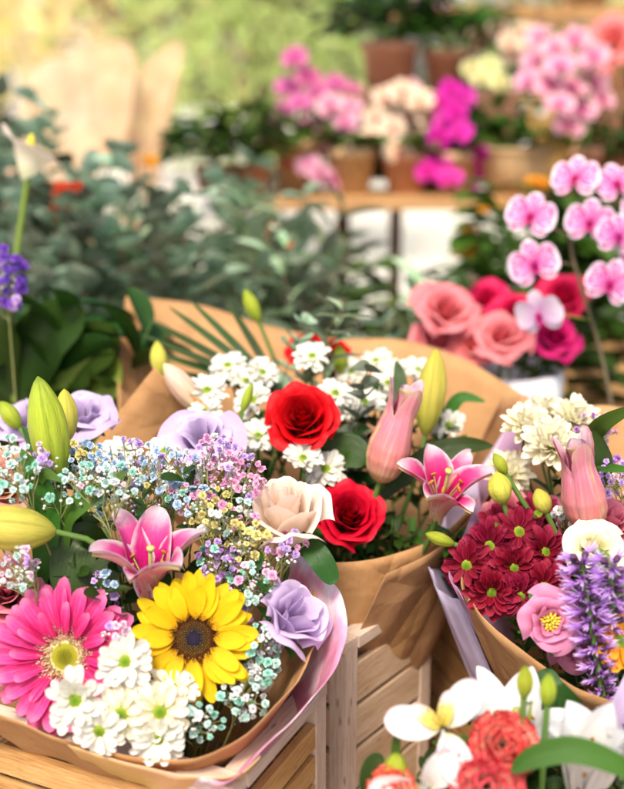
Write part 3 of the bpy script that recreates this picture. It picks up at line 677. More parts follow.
def orchid_flower(mat, nu=8):
    mb = MB(); f = lambda u: np.radians(12 - 22 * u)
    for a, L, W in ((PI / 2, .036, .026), (PI / 2 + 2.25, .036, .026), (PI / 2 - 2.25, .036, .026)): petal(mb, L, W, f, a, .002, -.001, OVAL, cup=.1, nu=nu, nv=6)
    for a in (.12, PI - .12): petal(mb, .038, .046, f, a, .001, .001, pf(.42, 3.5, .5), cup=.12, ruffle=.0012, nu=nu, nv=8, rph=a)
    lb = MB()
    for a in (-PI / 2,): petal(lb, .018, .012, lambda u: np.radians(20 + 40 * u), a, .003, .003, LANCE, cup=.5)
    for a in (-PI / 2 - .9, -PI / 2 + .9): petal(lb, .012, .010, lambda u: np.radians(45 + 60 * u), a, .002, .003, OVAL, cup=.4)
    lathe(lb, [(.002, 0), (.0032, .003), (.003, .007), (0, .009)], 8)
    return mb.mesh('blossom', mat), lb.mesh('lip', M['orchid_lip'])
def orchid_plant(spots, base, label, mat, s=1.0, group=None, stem_pts=None, leaves=True, lipmat=None, r=.0028, name='orchid', extra=()):
    """spots: list of (world point, facing)"""
    t = thing(name, label, 'orchid', base, None, 0, group)
    bm, lm = orchid_flower(mat)
    inv = Matrix.Translation(-Vector(base))
    sp = [Vector(base)] + [Vector(x) for x in stem_pts]
    cp = catmull(sp, 10) - np.array(tuple(base))
    mb = MB(); tube(mb, cp, np.linspace(r * 1.2, r * .7, len(cp)), 7)
    for p, f in spots:
        e = Vector(p) - Vector(base) - Vector(f) * .004
        k = int(np.argmin(((cp - np.array(tuple(e))) ** 2).sum(1))); k = max(0, k - 3); a = Vector(cp[k])
        tube(mb, bez(a, a.lerp(e, .4) + Vector((0, 0, .008)), e - Vector(f) * .015, e, 8), r * .55, 5)
    mb.build('stem', M['brown_stem'] if s < .9 and len(spots) == 9 else M['stem'], t)
    for p, f in spots:
        o = mesh_part('blossom', bm, t); o.matrix_local = inv @ M4(p, f, rnd.uniform(-.35, .35), s * rnd.uniform(.9, 1.08))
        mesh_part('lip', lm, o)
    if leaves:
        lb = MB()
        for i in range(5): petal(lb, rnd.uniform(.13, .2), .055, lambda u: np.radians(50 - 75 * u), i * 2.4 + .4, .008, 0, OVAL, cup=.3, fold=.2, nu=8, nv=6)
        lb.build('foliage', M['leaf'], t)
    return t

def liatris(px0, py0, d0, px1, py1, d1, label, bind, W=.019, n=70, name='liatris'):
    a = P(px0, py0, d0); b = P(px1, py1, d1); ax = (b - a); L = ax.length
    t = thing(name, label, 'flower', a, ax, 0)
    mb = MB(); cb = MB()
    for i in range(n):
        z = L * (i + .5) / n; q = z / L; ph = i * 2.399
        op = min(1, .25 + q * 1.25)
        wr = W * (.35 + .65 * min(1, q * 1.8)) * (1 - .35 * max(0, q - .75) * 4 * .6)
        m = npm(M4((math.cos(ph) * .003, math.sin(ph) * .003, z), (math.cos(ph), math.sin(ph), .35)))
        lathe(cb, [(.001, 0), (.0028, .002), (.003, .005), (.002, .007)], 7, 0, m)
        for j in range(16):
            az = rnd.uniform(0, 2 * PI); sp = rnd.uniform(.1, 1.0)
            ll = wr * rnd.uniform(.75, 1.1)
            e = Vector((math.cos(az) * sp * .55, math.sin(az) * sp * .55, 1)).normalized() * ll
            k = Vector((math.cos(az + 1.5), math.sin(az + 1.5), 0)) * .00055
            bend = Vector((rnd.uniform(-1, 1), rnd.uniform(-1, 1), 0)) * .0022
            s0 = Vector((math.cos(az) * .001, math.sin(az) * .001, .005))
            G = []
            for u, w in ((0, 1), (.4, .9), (.75, .8), (1, .25)):
                c = s0 + e * u + bend * u * u
                G.append([tuple(c - k * w), tuple(c + k * w)])
            mb.grid(np.array(G), np.array([[0, 0], [.4, .4], [.75, .75], [1, 1]]), np.array([[0, 1]] * 4), 0, m)
    mb.build('florets', M['liatris'], t); cb.build('calyx', M['calyx'], t)
    st = MB(); tube(st, [(0, 0, 0), (0, 0, L * .5), (0, 0, L * .97)], [.003, .0026, .001], 6); st.build('spike_stem', M['stem'], t)
    stem_part(t, bind, .003, 0)
    return t

# ---- leaves and sprigs
def leafsprig_mb(L=.16, n=9, lw=.02, ll=.055, kind='lance', droop=25):
    sb = MB(); lb = MB()
    cp = bez((0, 0, 0), (0, 0, L * .4), (L * .06, 0, L * .7), (L * .18, rnd.uniform(-.02, .02), L), 14)
    tube(sb, cp, np.linspace(.0022, .0009, 14), 6)
    prof = {'lance': LANCE, 'round': pf(.5, 2.6, .5), 'oval': OVAL}[kind]
    for i in range(n):
        q = .15 + .85 * (i + .5) / n; p = cp[min(13, int(q * 13))]
        for sd in ((0, PI) if kind == 'round' else (0,)):
            ph = i * (1.6 if kind == 'round' else 2.399) + sd + rnd.uniform(-.2, .2)
            th0 = rnd.uniform(25, 60)
            petal(lb, ll * rnd.uniform(.75, 1.15) * (1 - .3 * q), lw * rnd.uniform(.85, 1.1) * (1 - .2 * q), lambda u, th0=th0: np.radians(th0 - (droop + 15) * u), ph, .001, 0, prof, cup=.15, fold=.25, nu=7, nv=4, roll=rnd.uniform(-.5, .5), M=npm(M4(p)))
    return sb, lb
SPRIGS = {}
for nm, kw, mt, st in (('dark', dict(L=.17, n=10, lw=.026, ll=.07, kind='oval'), 'leaf_dark', 'stem'), ('green', dict(L=.16, n=11, lw=.018, ll=.06), 'leaf', 'stem'),
                       ('round', dict(L=.34, n=7, lw=.062, ll=.062, kind='round'), 'euc_round', 'brown_stem'), ('long', dict(L=.32, n=15, lw=.026, ll=.115, kind='lance'), 'euc_long', 'brown_stem'),
                       ('lime', dict(L=.16, n=11, lw=.018, ll=.05), 'leaf_lime', 'stem'), ('bush', dict(L=.26, n=13, lw=.050, ll=.13, kind='oval'), 'leaf_dark', 'stem')):
    SPRIGS[nm] = []
    for v in range(4):
        sb, lb = leafsprig_mb(**kw)
        SPRIGS[nm].append((sb.mesh('stem', M[st]), lb.mesh('foliage', M[mt])))
def sprig(loc, up, kind, label, name, cat='foliage', group=None, s=1.0):
    t = thing(name, label, cat, loc, up, rnd.uniform(0, 6), group, s)
    a, b = rnd.choice(SPRIGS[kind]); mesh_part('stem', a, t); mesh_part('foliage', b, t)
    return t
def blade(pts, W, label, name='leaf_blade', mat='leaf', cat='leaf', n=16, fold=.25, nv=6, group=None, side=None, prof=LANCE):
    """a long leaf along world points"""
    cp = catmull(pts, n // max(1, (len(pts) - 1)) + 2); base = cp[0].copy(); c = cp - base; k = len(c)
    t = np.gradient(c, axis=0); t /= np.linalg.norm(t, axis=1)[:, None]
    view = np.array(tuple(side if side is not None else D(0, .3, 1)))
    a = np.cross(t, view); a /= np.linalg.norm(a, axis=1)[:, None] + 1e-9
    nn = np.cross(a, t)
    u = np.linspace(0, 1, k); w = W / 2 * prof(u); w[0] = W * .12; s = np.linspace(-1, 1, nv + 1)
    G = c[:, None] + a[:, None] * (s[None, :, None] * w[:, None, None]) - nn[:, None] * (fold * (1 - np.abs(s))[None, :, None] * w[:, None, None])
    mb = MB(); U, V = np.meshgrid(u, (s + 1) / 2, indexing='ij'); mb.grid(G, U, V)
    o = mb.build(name, M[mat]); o.location = base
    tag(o, label, cat, group)
    return o

# ---- baby's breath
def floret_mb():
    mb = MB()
    lathe(mb, [(.0004, -.0022), (.001, -.0015), (.0012, -.0002), (0, 0)], 6)
    for row, (n, L, th0) in enumerate(((7, .0043, 0), (7, .0040, 24), (6, .0035, 48), (5, .0028, 72))):
        for i in range(n):
            c = rnd.uniform(-30, 10)
            petal(mb, L * rnd.uniform(.75, 1.25), L * rnd.uniform(.7, 1.1), lambda u, th0=th0, c=c: np.radians(th0 + c * u), i * 2 * PI / n + row * .5 + rnd.uniform(-.2, .2), .0004, row * .0002, pf(.6, 7, .4), cup=.15, ruffle=.0007, rf=rnd.uniform(.8, 2), rph=rnd.uniform(0, 6), nu=3, nv=4, roll=rnd.uniform(-.4, .4))
    return mb
FLO = {}
_fb = [floret_mb() for _ in range(4)]
for k in GYP: FLO[k] = [b.mesh('blossom', M['g_' + k]) for b in _fb]
def gyp(px, py, d, rx, ry, n, cols, label, bind, dz=.022, size=1.0, hub=(0, .5), name='babys_breath_sprig', seed=0, lift=0.04):
    rg = random.Random(int(px * 31 + py * 7 + seed))
    c = P(px, py, d); hubp = c + (Vector(bind) - c).normalized() * .055
    t = thing(name, label, 'flower sprig', hubp, None, 0, 'sprigs of dyed baby\'s breath')
    pts = []; tries = 0
    while len(pts) < n and tries < n * 40:
        tries += 1
        a = rg.uniform(0, 2 * PI); q = math.sqrt(rg.random())
        x, y = px + rx * q * math.cos(a), py + ry * q * math.sin(a)
        if any((x - u) ** 2 + (y - v) ** 2 < (6.2 * size) ** 2 for u, v, _ in pts) and tries < n * 30: continue
        pts.append((x, y, d + rg.uniform(-dz, dz) + .012 * q))
    W = [P(*q) for q in pts]
    nh = max(2, n // 4)
    subs = [hubp.lerp(rg.choice(W), rg.uniform(.35, .6)) for _ in range(nh)]
    tw = MB(); H = np.zeros(3)
    for s_ in subs: tube(tw, bez(H, (s_ - hubp) * .3 + (hubp - Vector(bind)).normalized() * .012, (s_ - hubp) * .8, s_ - hubp, 6), .0006, 4)
    for w in W:
        s_ = min(subs, key=lambda q: (q - w).length + rg.uniform(0, .012))
        f = (w - s_).normalized() * .6 + D(rg.uniform(-.7, .7), rg.uniform(-.3, .9), 1) * .9; f.normalize()
        e = w - f * .001
        tube(tw, bez(s_ - hubp, s_.lerp(w, .3) - hubp + Vector((rg.uniform(-.004, .004), 0, .003)), e - f * .008 - hubp, e - hubp, 6), [.0006, .00055, .0005, .0005, .0005, .0009], 4)
        for _k in range(rg.choice((0, 1, 1, 2))):
            m = s_.lerp(w, .5); bpt = m + Vector((rg.uniform(-.009, .009), rg.uniform(-.009, .009), rg.uniform(.001, .01)))
            tube(tw, bez(m - hubp, m - hubp + Vector((0, 0, .003)), bpt - hubp - Vector((0, 0, .003)), bpt - hubp, 4), .0003, 4)
            lathe(tw, [(0, -.0012), (.0011, -.0006), (.0014, .0003), (.001, .0011), (0, .0015)], 6, 1, npm(M4(bpt - hubp)))
    tw.build('twigs', [M['twig'], M['g_white']], t)
    names = [c_ for c_, k in cols for _ in range(k)]
    for w in W:
        s_ = min(subs, key=lambda q: (q - w).length)
        f = (w - s_).normalized() * .5 + D(rg.uniform(-1.1, 1.1), rg.uniform(-.7, 1.1), .9); f.normalize()
        o = mesh_part('blossom', rg.choice(FLO[rg.choice(names)]), t)
        o.matrix_local = Matrix.Translation(-hubp) @ M4(w, f, rg.uniform(0, 6), size * rg.uniform(.52, 1.02))
    mi = MB(); bp = Vector(bind) - hubp
    tube(mi, bez((0, 0, 0), bp * .3, bp * .7, bp, 6), .0012, 5); mi.build('stem', M['twig'], t)
    return t

# ---- paper wraps
def wrap(rim, base, br, label, mats, closed=True, rows=16, wr=.004, belly=.25, seed=1, name='sheet', parent=None, inset=0.0, ang0=None, waves=9, tuck=1.0):
    """rim: world points of the paper's upper edge; runs down to a ring of radius br round base"""
    rg = np.random.RandomState(seed)
    base = Vector(base)
    c = catmull(rim, 16, closed); m = len(c)
    cen = c.mean(0); b = np.array(tuple(base))
    dirs = c - cen; dirs[:, 2] = 0; dirs /= np.linalg.norm(dirs, axis=1)[:, None] + 1e-9
    ring = b + dirs * br
    t = np.linspace(0, 1, rows + 1)[:, None, None]
    G = ring[None] * (1 - t) + c[None] * t
    G[..., :2] = (ring[None] * (1 - t ** tuck) + c[None] * t ** tuck)[..., :2]
    out = dirs[None] * (belly * np.sin(t * PI) * .09)
    G = G + out + dirs[None] * inset
    s = np.linspace(0, 1, m)
    for k in range(5):
        f = rg.randint(3, waves + 6); ph = rg.uniform(0, 6); am = wr * rg.uniform(.3, 1)
        if k % 2: f = max(2, f // 2)
        wv = (2 * np.abs(2 * ((f * s * (1 if closed else .7) + ph) % 1) - 1) - 1)
        G = G + dirs[None] * (am * wv[None, :, None] * np.sin(np.clip(t * 1.25, 0, 1) * PI * .5) * (.35 + .65 * np.abs(2 * ((t * (.7 + .3 * k) + ph * .37) % 1) - 1)))
    U, V = np.meshgrid(np.linspace(0, 1, rows + 1), s, indexing='ij')
    mb = MB(); mb.grid(G - b, U, V)
    o = mb.build(name, mats, parent)
    sd = o.modifiers.new('thickness', 'SOLIDIFY'); sd.thickness = .0007; sd.offset = 0
    if parent is None: o.location = base
    return o

# ------------------------------------------------------------------ SETTING
def sheet(name, x0, x1, y0, y1, z, mat, nx=2, ny=2, kind='structure'):
    mb = MB(); X, Y = np.meshgrid(np.linspace(x0, x1, nx), np.linspace(y0, y1, ny), indexing='ij')
    mb.grid(np.stack([X, Y, np.full_like(X, z)], -1), X, Y)
    o = mb.build(name, mat); o['kind'] = kind; return o
def paving_mat():
    m, nt, N, L = nmat('pale_paving')
    tc = N.new('ShaderNodeTexCoord').outputs['Object']
    br = N.new('ShaderNodeTexBrick'); br.inputs['Scale'].default_value = 1.6; L.new(tc, br.inputs['Vector'])
    br.inputs['Color1'].default_value = (.80, .77, .70, 1); br.inputs['Color2'].default_value = (.75, .72, .65, 1); br.inputs['Mortar'].default_value = (.25, .23, .2, 1)
    br.inputs['Mortar Size'].default_value = .012
    n1 = noise(nt, tc, 1.3, 5, .6)
    c = mixc(nt, .3, br.outputs[0], ramp(nt, n1, [(.3, (.6, .6, .6)), (.7, (1, 1, 1))]), 'MULTIPLY')
    pr = N.new('ShaderNodeBsdfPrincipled'); L.new(c, pr.inputs['Base Color']); pr.inputs['Roughness'].default_value = .8
    o = N.new('ShaderNodeOutputMaterial'); L.new(pr.outputs[0], o.inputs[0]); return m
sheet('ground', -150, 150, -60, 260, 0, paving_mat())
sheet('road', -150, 150, 19.5, 23, .004, plain('asphalt', (.09, .09, .09), .9, .3, 3))
# kerb
mb = MB(); box(mb, (0, 19.3, .06), (150, .1, .06)); o = mb.build('kerb', plain('kerb_stone', (.5, .48, .44), .8), None, False); o['kind'] = 'structure'

def tree(x, y, h, cr, mat, label, n=1800, seed=0, cz=None, leaf=.11, flat=.8):
    rg = np.random.RandomState(seed); t = thing('street_tree', label, 'tree', (x, y, 0), None, 0, 'trees along the street')
    mb = MB(); cz = cz or h * .62
    tube(mb, bez((0, 0, 0), (.05, 0, h * .25), (-.1, .05, h * .45), (0, 0, h * .75), 10), np.linspace(.17, .05, 10), 10)
    tips = []
    for i in range(12):
        a = i * 2.4; r = cr * rg.uniform(.5, .9); e = (math.cos(a) * r, math.sin(a) * r, cz + rg.uniform(-.5, .7) * cr * flat)
        z0 = h * rg.uniform(.3, .6); tube(mb, bez((0, 0, z0), (e[0] * .3, e[1] * .3, z0 + .4), (e[0] * .7, e[1] * .7, e[2] - .2), e, 8), np.linspace(.06, .012, 8), 6); tips.append(e)
    mb.build('trunk', M['bark'], t)
    k = 26; cc = rg.normal(0, 1, (k, 3)); cc /= np.linalg.norm(cc, axis=1)[:, None]; cc = cc * rg.uniform(.35, 1, (k, 1)) ** .5 * cr * .8; cc[:, 2] = cc[:, 2] * flat + cz
    cc = np.concatenate([cc, np.array(tips)]); ci = rg.randint(0, len(cc), n)
    p = cc[ci] + rg.normal(0, 1, (n, 3)) * cr * .17
    a = rg.normal(0, 1, (n, 3)); a /= np.linalg.norm(a, axis=1)[:, None]; b = np.cross(a, rg.normal(0, 1, (n, 3))); b /= np.linalg.norm(b, axis=1)[:, None]
    sz = leaf * rg.uniform(.6, 1.2, (n, 1))
    c2 = np.cross(a, b) * sz * .18
    v = np.stack([p - a * sz, p + b * sz * .45 + c2, p + a * sz, p - b * sz * .45 + c2], 1).reshape(-1, 3)
    cb = MB(); cb.quads(v, np.arange(4 * n).reshape(-1, 4), np.tile(np.array([[0, .5], [.5, 0], [1, .5], [.5, 1]]), (n, 1)))
    cb.build('crown', mat, t, False)
    return t
tree(-4.6, 12.0, 5.6, 2.5, M['tree_yellow'], 'yellow autumn tree standing beyond the pampas-coloured paper at the top left corner', seed=1, cz=2.6)
tree(-2.0, 13.0, 5.8, 2.3, M['tree_yellow'], 'yellow autumn tree next to the light green street tree', seed=2, cz=2.9)
tree(-0.45, 10.4, 5.2, 1.75, M['tree_green'], 'light green street tree rising behind the mauve orchids', seed=3, cz=2.2)
tree(3.2, 15.0, 6.2, 2.6, M['tree_green'], 'light green tree showing through gaps above the magenta orchid', seed=4, cz=3.0)
tree(6.5, 20.0, 6.2, 2.8, M['tree_yellow'], 'yellow tree across the road showing through the shelf stand', seed=5, cz=3.2)

def building(x, y, w, dp, h, wall, label, floors=4, bays=6, seed=0):
    t = thing('apartment_building', label, 'building', (x, y, 0))
    mb = MB(); box(mb, (0, dp / 2, h / 2), (w / 2, dp / 2, h / 2)); mb.build('wall', wall, t, False)
    mb = MB(); box(mb, (0, dp / 2 - .1, h + .15), (w / 2 + .3, dp / 2 + .3, .15)); mb.build('roof', M['frame'], t, False)
    fh = h / floors; bw = w / bays
    for f in range(floors):
        for b in range(bays):
            cx = -w / 2 + (b + .5) * bw; cz = (f + .55) * fh
            fr = MB()
            for dx, dz, hx, hz in ((-.5, 0, .05, .8), (.5, 0, .05, .8), (0, .76, .45, .05), (0, -.76, .45, .05), (0, 0, .03, .71)): box(fr, (cx + dx, -.03, cz + dz), (hx, .06, hz))
            fo = fr.build('window', M['frame'], t, False)
            gl = MB(); box(gl, (cx, -.006, cz), (.46, .012, .73)); gl.build('pane', M['glass'], fo, False)
        sl_ = MB(); box(sl_, (0, -.05, f * fh + .02), (w / 2, .06, .06)); sl_.build('string_course', M['frame'], t, False)
    return t
building(-9.5, 24, 11, 8, 13, M['facade'], 'ochre apartment building behind the yellow trees')
building(15.0, 25, 11, 8, 12, M['facade'], 'ochre apartment building hidden by the shelf stand')

# white parasol across the square
t = thing('market_parasol', 'white market parasol blurred above the brown paper at the top left', 'parasol', (-2.25, 15.2, 0))
mb = MB(); tube(mb, [(0, 0, 0), (0, 0, 1.2), (0, 0, 2.3)], .022, 8); mb.build('pole', M['pale_post'], t)
mb = MB()
for i in range(8):
    a = i * PI / 4; b = a + PI / 4; rr = .75
    G = np.zeros((5, 5, 3))
    for u in range(5):
        for v in range(5):
            q = u / 4; w = v / 4; r = rr * q; ang = a + (b - a) * w
            cr_ = math.cos(PI / 8) / math.cos((w - .5) * PI / 4)
            G[u, v] = (r * cr_ * math.cos(ang), r * cr_ * math.sin(ang), 2.3 - .34 * q ** 1.15 - .03 * math.sin(w * PI) * q)
    U, V = np.meshgrid(np.linspace(0, 1, 5), np.linspace(0, 1, 5), indexing='ij'); mb.grid(G, U, V)
mb.build('canopy', M['canvas'], t)
mb = MB(); lathe(mb, [(0, 0), (.24, 0), (.24, .05), (.04, .07), (.03, .2), (0, .2)], 20); mb.build('base', M['zinc'], t)

# ------------------------------------------------------------------ display table
TZ = .60
t = thing('display_table', 'brown plank table that carries the crates and the bouquets', 'table', (0, 0, 0))
mb = MB(); y = .15; i = 0
while y < 2.05:
    w = .145; box(mb, (.05, y + w / 2, TZ - .0125), (1.35, w / 2 - .003, .0125)); y += w
o = mb.build('tabletop', M['brown_wood'], t, False); bv = o.modifiers.new('bevel', 'BEVEL'); bv.width = .003
for sx in (-1.2, 1.3):
    for sy in (.25, 1.95):
        mb = MB(); box(mb, (sx, sy, (TZ - .026) / 2), (.035, .035, (TZ - .026) / 2)); mb.build('leg', M['brown_wood'], t, False)
mb = MB(); box(mb, (.05, .25, TZ - .066), (1.21, .012, .038)); mb.build('apron', M['brown_wood'], t, False)
mb = MB(); box(mb, (.05, 1.95, TZ - .066), (1.21, .012, .038)); mb.build('apron', M['brown_wood'], t, False)

# ------------------------------------------------------------------ crates
def crate(corner, ang, lx, ly, z0, z1, label, mat, post, nsl=4, name='wooden_crate'):
    """corner: the rim corner nearest the viewer; lx runs left-back, ly runs right-back"""
    ex = Vector((-math.sin(ang + PI / 2), math.cos(ang + PI / 2), 0)); ex = Vector((-math.cos(ang), math.sin(ang), 0)); ey = Vector((math.sin(ang), math.cos(ang), 0)); ez = Vector((0, 0, 1))
    c0 = Vector((corner[0], corner[1], z0)); H = z1 - z0
    t = thing(name, label, 'crate', c0 + ex * lx / 2 + ey * ly / 2)
    org = t.location.copy(); ax = (ex, ey, ez)
    def L(a, b, z): return c0 + ex * a + ey * b + ez * z - org
    def fin(mb, n, m):
        o = mb.build(n, m, t, False); b = o.modifiers.new('bevel', 'BEVEL'); b.width = .0012; b.segments = 2; return o
    pw = .010
    for a, b in ((pw, pw), (lx - pw, pw), (lx - pw, ly - pw), (pw, ly - pw)):
        mb = MB(); box(mb, L(a, b, H / 2 - .004), (pw, pw, H / 2 - .004), ax); fin(mb, 'corner_post', post)
    th = .004
    sh = (H - .03) / nsl
    for side in range(4):
        mb = MB()
        for k in range(nsl):
            z = sh * (k + .5) + .004; hz = sh / 2 - .004
            j = rnd.uniform(-.001, .001)
            if side == 0: box(mb, L(lx / 2, .0055, z + j), (lx / 2 - .021, th, hz), ax)
            if side == 1: box(mb, L(lx / 2, ly - .0055, z + j), (lx / 2 - .021, th, hz), ax)
            if side == 2: box(mb, L(.0055, ly / 2, z + j), (th, ly / 2 - .021, hz), ax)
            if side == 3: box(mb, L(lx - .0055, ly / 2, z + j), (th, ly / 2 - .021, hz), ax)
        fin(mb, 'side_panel', mat)
    rh = .006
    for a, b, ha, hb in ((lx / 2, .009, lx / 2, .011), (lx / 2, ly - .009, lx / 2, .011), (.009, ly / 2, .011, ly / 2 - .0205), (lx - .009, ly / 2, .011, ly / 2 - .0205)):
        mb = MB(); box(mb, L(a, b, H - rh + .004 - .002), (ha, hb, rh), ax); fin(mb, 'top_rail', post)
    mb = MB()
    for k in range(6): box(mb, L(lx / 2, ly * (k + .5) / 6, .006), (lx / 2 - .012, ly / 12 - .004, .004), ax)
    fin(mb, 'floor_panel', mat)
    return t
c1 = P(234, 790, .872)
crate(c1, R_(25), .36, .178, TZ, c1.z, 'pine crate with slatted sides under the sunflower bouquet', M['pine'], M['pale_post'], 9)
c2 = P(346, 646, 1.08)
crate(c2, R_(37), .30, .166, TZ, c2.z, 'greyish slatted crate under the red rose bouquet', M['grey_pine'], M['pale_post'], 6)
c3 = P(506, 655, 1.12)
crate(c3, R_(76), .24, .30, TZ, c3.z, 'pine crate below the burgundy daisy bouquet', M['pine'], M['pine'], 6)
c4 = P(556, 372, 1.98)
crate(c4, R_(80), .22, .42, TZ, c4.z, 'tall brown crate behind the magenta roses and the spotted orchid', M['amber_wood'], M['amber_wood'], 5)
for k in ('orange', 'deepred'):
    src = MUMS['white' if k == 'orange' else 'burgundy']; MUMS[k] = []
    for a, b, c in src:
        a = a.copy(); a.materials[0] = M['orange' if k == 'orange' else 'deep_red']; MUMS[k].append((a, b, c))
MUMS['flame'] = []
for a, b, c in MUMS['white']:
    a = a.copy(); a.materials[0] = M['orange_red']; MUMS['flame'].append((a, b, c))

# ------------------------------------------------------------------ shelf stand at the back
t = thing('shelf_stand', 'brown wooden stepped shelf stand holding the potted orchids', 'shelf stand', (.5, 2.8, 0))
org = t.location
def bx(name, x0, x1, y0, y1, z0, z1, mat):
    mb = MB(); box(mb, Vector(((x0 + x1) / 2, (y0 + y1) / 2, (z0 + z1) / 2)) - org, ((x1 - x0) / 2, (y1 - y0) / 2, (z1 - z0) / 2))
    o = mb.build(name, mat, t, False); b = o.modifiers.new('bevel', 'BEVEL'); b.width = .002
S1, S2, S3 = 1.232, 1.475, 1.70
bx('shelf', -.12, 1.45, 2.55, 2.86, S1 - .025, S1, M['amber_wood'])
bx('shelf', .06, 1.45, 2.88, 3.16, S2 - .025, S2, M['brown_wood'])
bx('shelf', .22, 1.45, 3.18, 3.46, S3 - .03, S3, M['amber_wood'])
for x in (-.10, .66, 1.42):
    bx('post', x - .018, x + .018, 2.556, 2.592, 0, S1 - .0255, M['brown_wood'])
    bx('post', max(x, .08) - .018, max(x, .08) + .018, 2.862, 2.878, 0, S2 - .0255, M['brown_wood'])
for x in (.24, .83, 1.43): bx('post', x - .018, x + .018, 3.162, 3.178, 0, S3 - .031, M['brown_wood'])
bx('riser_board', .10, .52, 2.883, 2.896, S1 + .02, S2 - .027, M['brown_wood'])
bx('riser_board', .60, 1.40, 2.883, 2.896, S1 + .05, S2 - .027, M['brown_wood'])

def pot(loc, r, h, mat, label, band=None, name='flower_pot', soil=True, taper=.72, cat='pot', group=None):
    t = thing(name, label, cat, loc, None, 0, group)
    mb = MB(); lathe(mb, [(0, 0), (r * taper, 0), (r * .95, h * .8), (r * 1.0, h * .8), (r * 1.04, h * .84), (r * 1.04, h), (r * .92, h), (r * .9, h * .8), (r * .86, h * .78), (0, h * .78)], 32)
    mb.build('pot_body', mat, t)
    if band:
        mb = MB(); lathe(mb, [(r * (taper + (.95 - taper) * .45) * 1.012, h * .42), (r * (taper + (.95 - taper) * .7) * 1.02, h * .56)], 32); mb.build('painted_band', band, t)
    if soil:
        mb = MB(); lathe(mb, [(r * .88, h * .8), (0, h * .83)], 24, wob=.02); mb.build('soil', M['soil'], t)
    return t
def bush(loc, r, h, n, mat, label, leaf=(.08, .03), name='potted_plant', seed=0, group=None, fl=None, potmat='terracotta', pr=.06, ph=.11, prof=OVAL):
    rg = random.Random(seed + int(loc[0] * 1000)); t = thing(name, label, 'plant', loc, None, 0, group)
    mb = MB(); lathe(mb, [(0, 0), (pr * .75, 0), (pr, ph), (pr * 1.05, ph), (pr * .95, ph), (0, ph * .9)], 24); mb.build('pot_body', M[potmat], t)
    fb = MB(); sb = MB()
    for i in range(n):
        a = rg.uniform(0, 2 * PI); el = rg.uniform(-.1, 1) ; q = rg.uniform(.45, 1)
        e = Vector((math.cos(a) * r * q * math.cos(el * 1.2), math.sin(a) * r * q * math.cos(el * 1.2), ph + h * (.18 + .82 * q * math.sin(max(.05, el) * 1.5))))
        th0 = rg.uniform(0, 60)
        petal(fb, leaf[0] * rg.uniform(.7, 1.2), leaf[1] * rg.uniform(.8, 1.2), lambda u, th0=th0: np.radians(th0 - 55 * u), a + rg.uniform(-.8, .8), 0, 0, prof, cup=.2, fold=.25, nu=6, nv=4, M=npm(M4(e)), roll=rg.uniform(-.5, .5))
        if i % 4 == 0: tube(sb, bez((0, 0, ph * .8), (e.x * .1, e.y * .1, ph + h * .3), (e.x * .6, e.y * .6, e.z * .8), e, 7), .0016, 5)
    fb.build('foliage', mat, t); sb.build('stem', M['stem'], t)
    if fl:
        for i in range(fl[1]):
            a = rg.uniform(0, 2 * PI); q = rg.uniform(.2, .9); o = mesh_part('blossom', rg.choice(MUMS[fl[0]])[0], t)
            o.matrix_local = M4((math.cos(a) * r * q, math.sin(a) * r * q, ph + h * (1.08 - .35 * q)), (math.cos(a) * q, math.sin(a) * q - .5, 1), 0, fl[2])
    return t

# pots and orchids on the stand
def onto(px, py, d, z): p = P(px, py, d); return Vector((p.x, p.y, z))
pot(onto(300, 170, 2.72, S1), .068, .135, M['basket'], 'tan pot with a red band under the mauve orchid on the middle shelf', M['band_red'])
pot(onto(352, 170, 2.66, S1), .058, .11, M['basket'], 'smaller tan pot between the red-banded pot and the cream orchid', None)
pot(onto(405, 165, 2.66, S1), .055, .10, M['terracotta'], 'terracotta pot below the cream orchid')
pot(onto(456, 165, 2.66, S1), .052, .10, M['basket'], 'tan pot below the magenta orchid')
def spots(lst, d, dz=.06, fx=0.0):
    return [(P(x, y, d + rnd.uniform(-dz, dz)), D(rnd.uniform(-.5, .5) + fx, rnd.uniform(-.1, .5), 1)) for x, y in lst]
orchid_plant(spots([(295, 58), (308, 78), (288, 88), (284, 112), (300, 104), (274, 138), (288, 148), (268, 128)], 2.72), onto(298, 150, 2.72, S1 + .11), 'mauve orchid arching up from the red-banded pot', M['orchid_mauve'], .95, 'orchids on the shelf stand', [P(300, 120, 2.74), P(298, 85, 2.74), P(285, 50, 2.72)])
orchid_plant(spots([(330, 105), (345, 122), (322, 128), (352, 138), (335, 148), (318, 172), (332, 180), (360, 152), (350, 108), (308, 165)], 2.66), onto(352, 150, 2.66, S1 + .09), 'mauve-pink orchid low between the red-banded pot and the cream orchid', M['orchid_pink'], .92, 'orchids on the shelf stand', [P(345, 140, 2.68), P(335, 110, 2.68), P(345, 95, 2.66)])
orchid_plant(spots([(385, 98), (402, 92), (420, 100), (376, 118), (392, 128), (408, 118), (382, 142), (398, 150), (418, 135), (372, 135)], 2.66), onto(405, 150, 2.66, S1 + .08), 'cream orchid between the mauve-pink and the magenta orchids', M['orchid_cream'], .92, 'orchids on the shelf stand', [P(405, 130, 2.68), P(398, 105, 2.68), P(400, 82, 2.66)])
orchid_plant(spots([(450, 90), (462, 98), (440, 104), (455, 112), (446, 124), (460, 132), (438, 138), (452, 148), (440, 160), (466, 160), (428, 172), (450, 178), (488, 168), (470, 180), (478, 152)], 2.62), onto(456, 150, 2.66, S1 + .08), 'magenta orchid with dense bright blossoms on the middle shelf', M['orchid_magenta'], .85, 'orchids on the shelf stand', [P(455, 130, 2.64), P(452, 105, 2.64), P(450, 82, 2.62)])
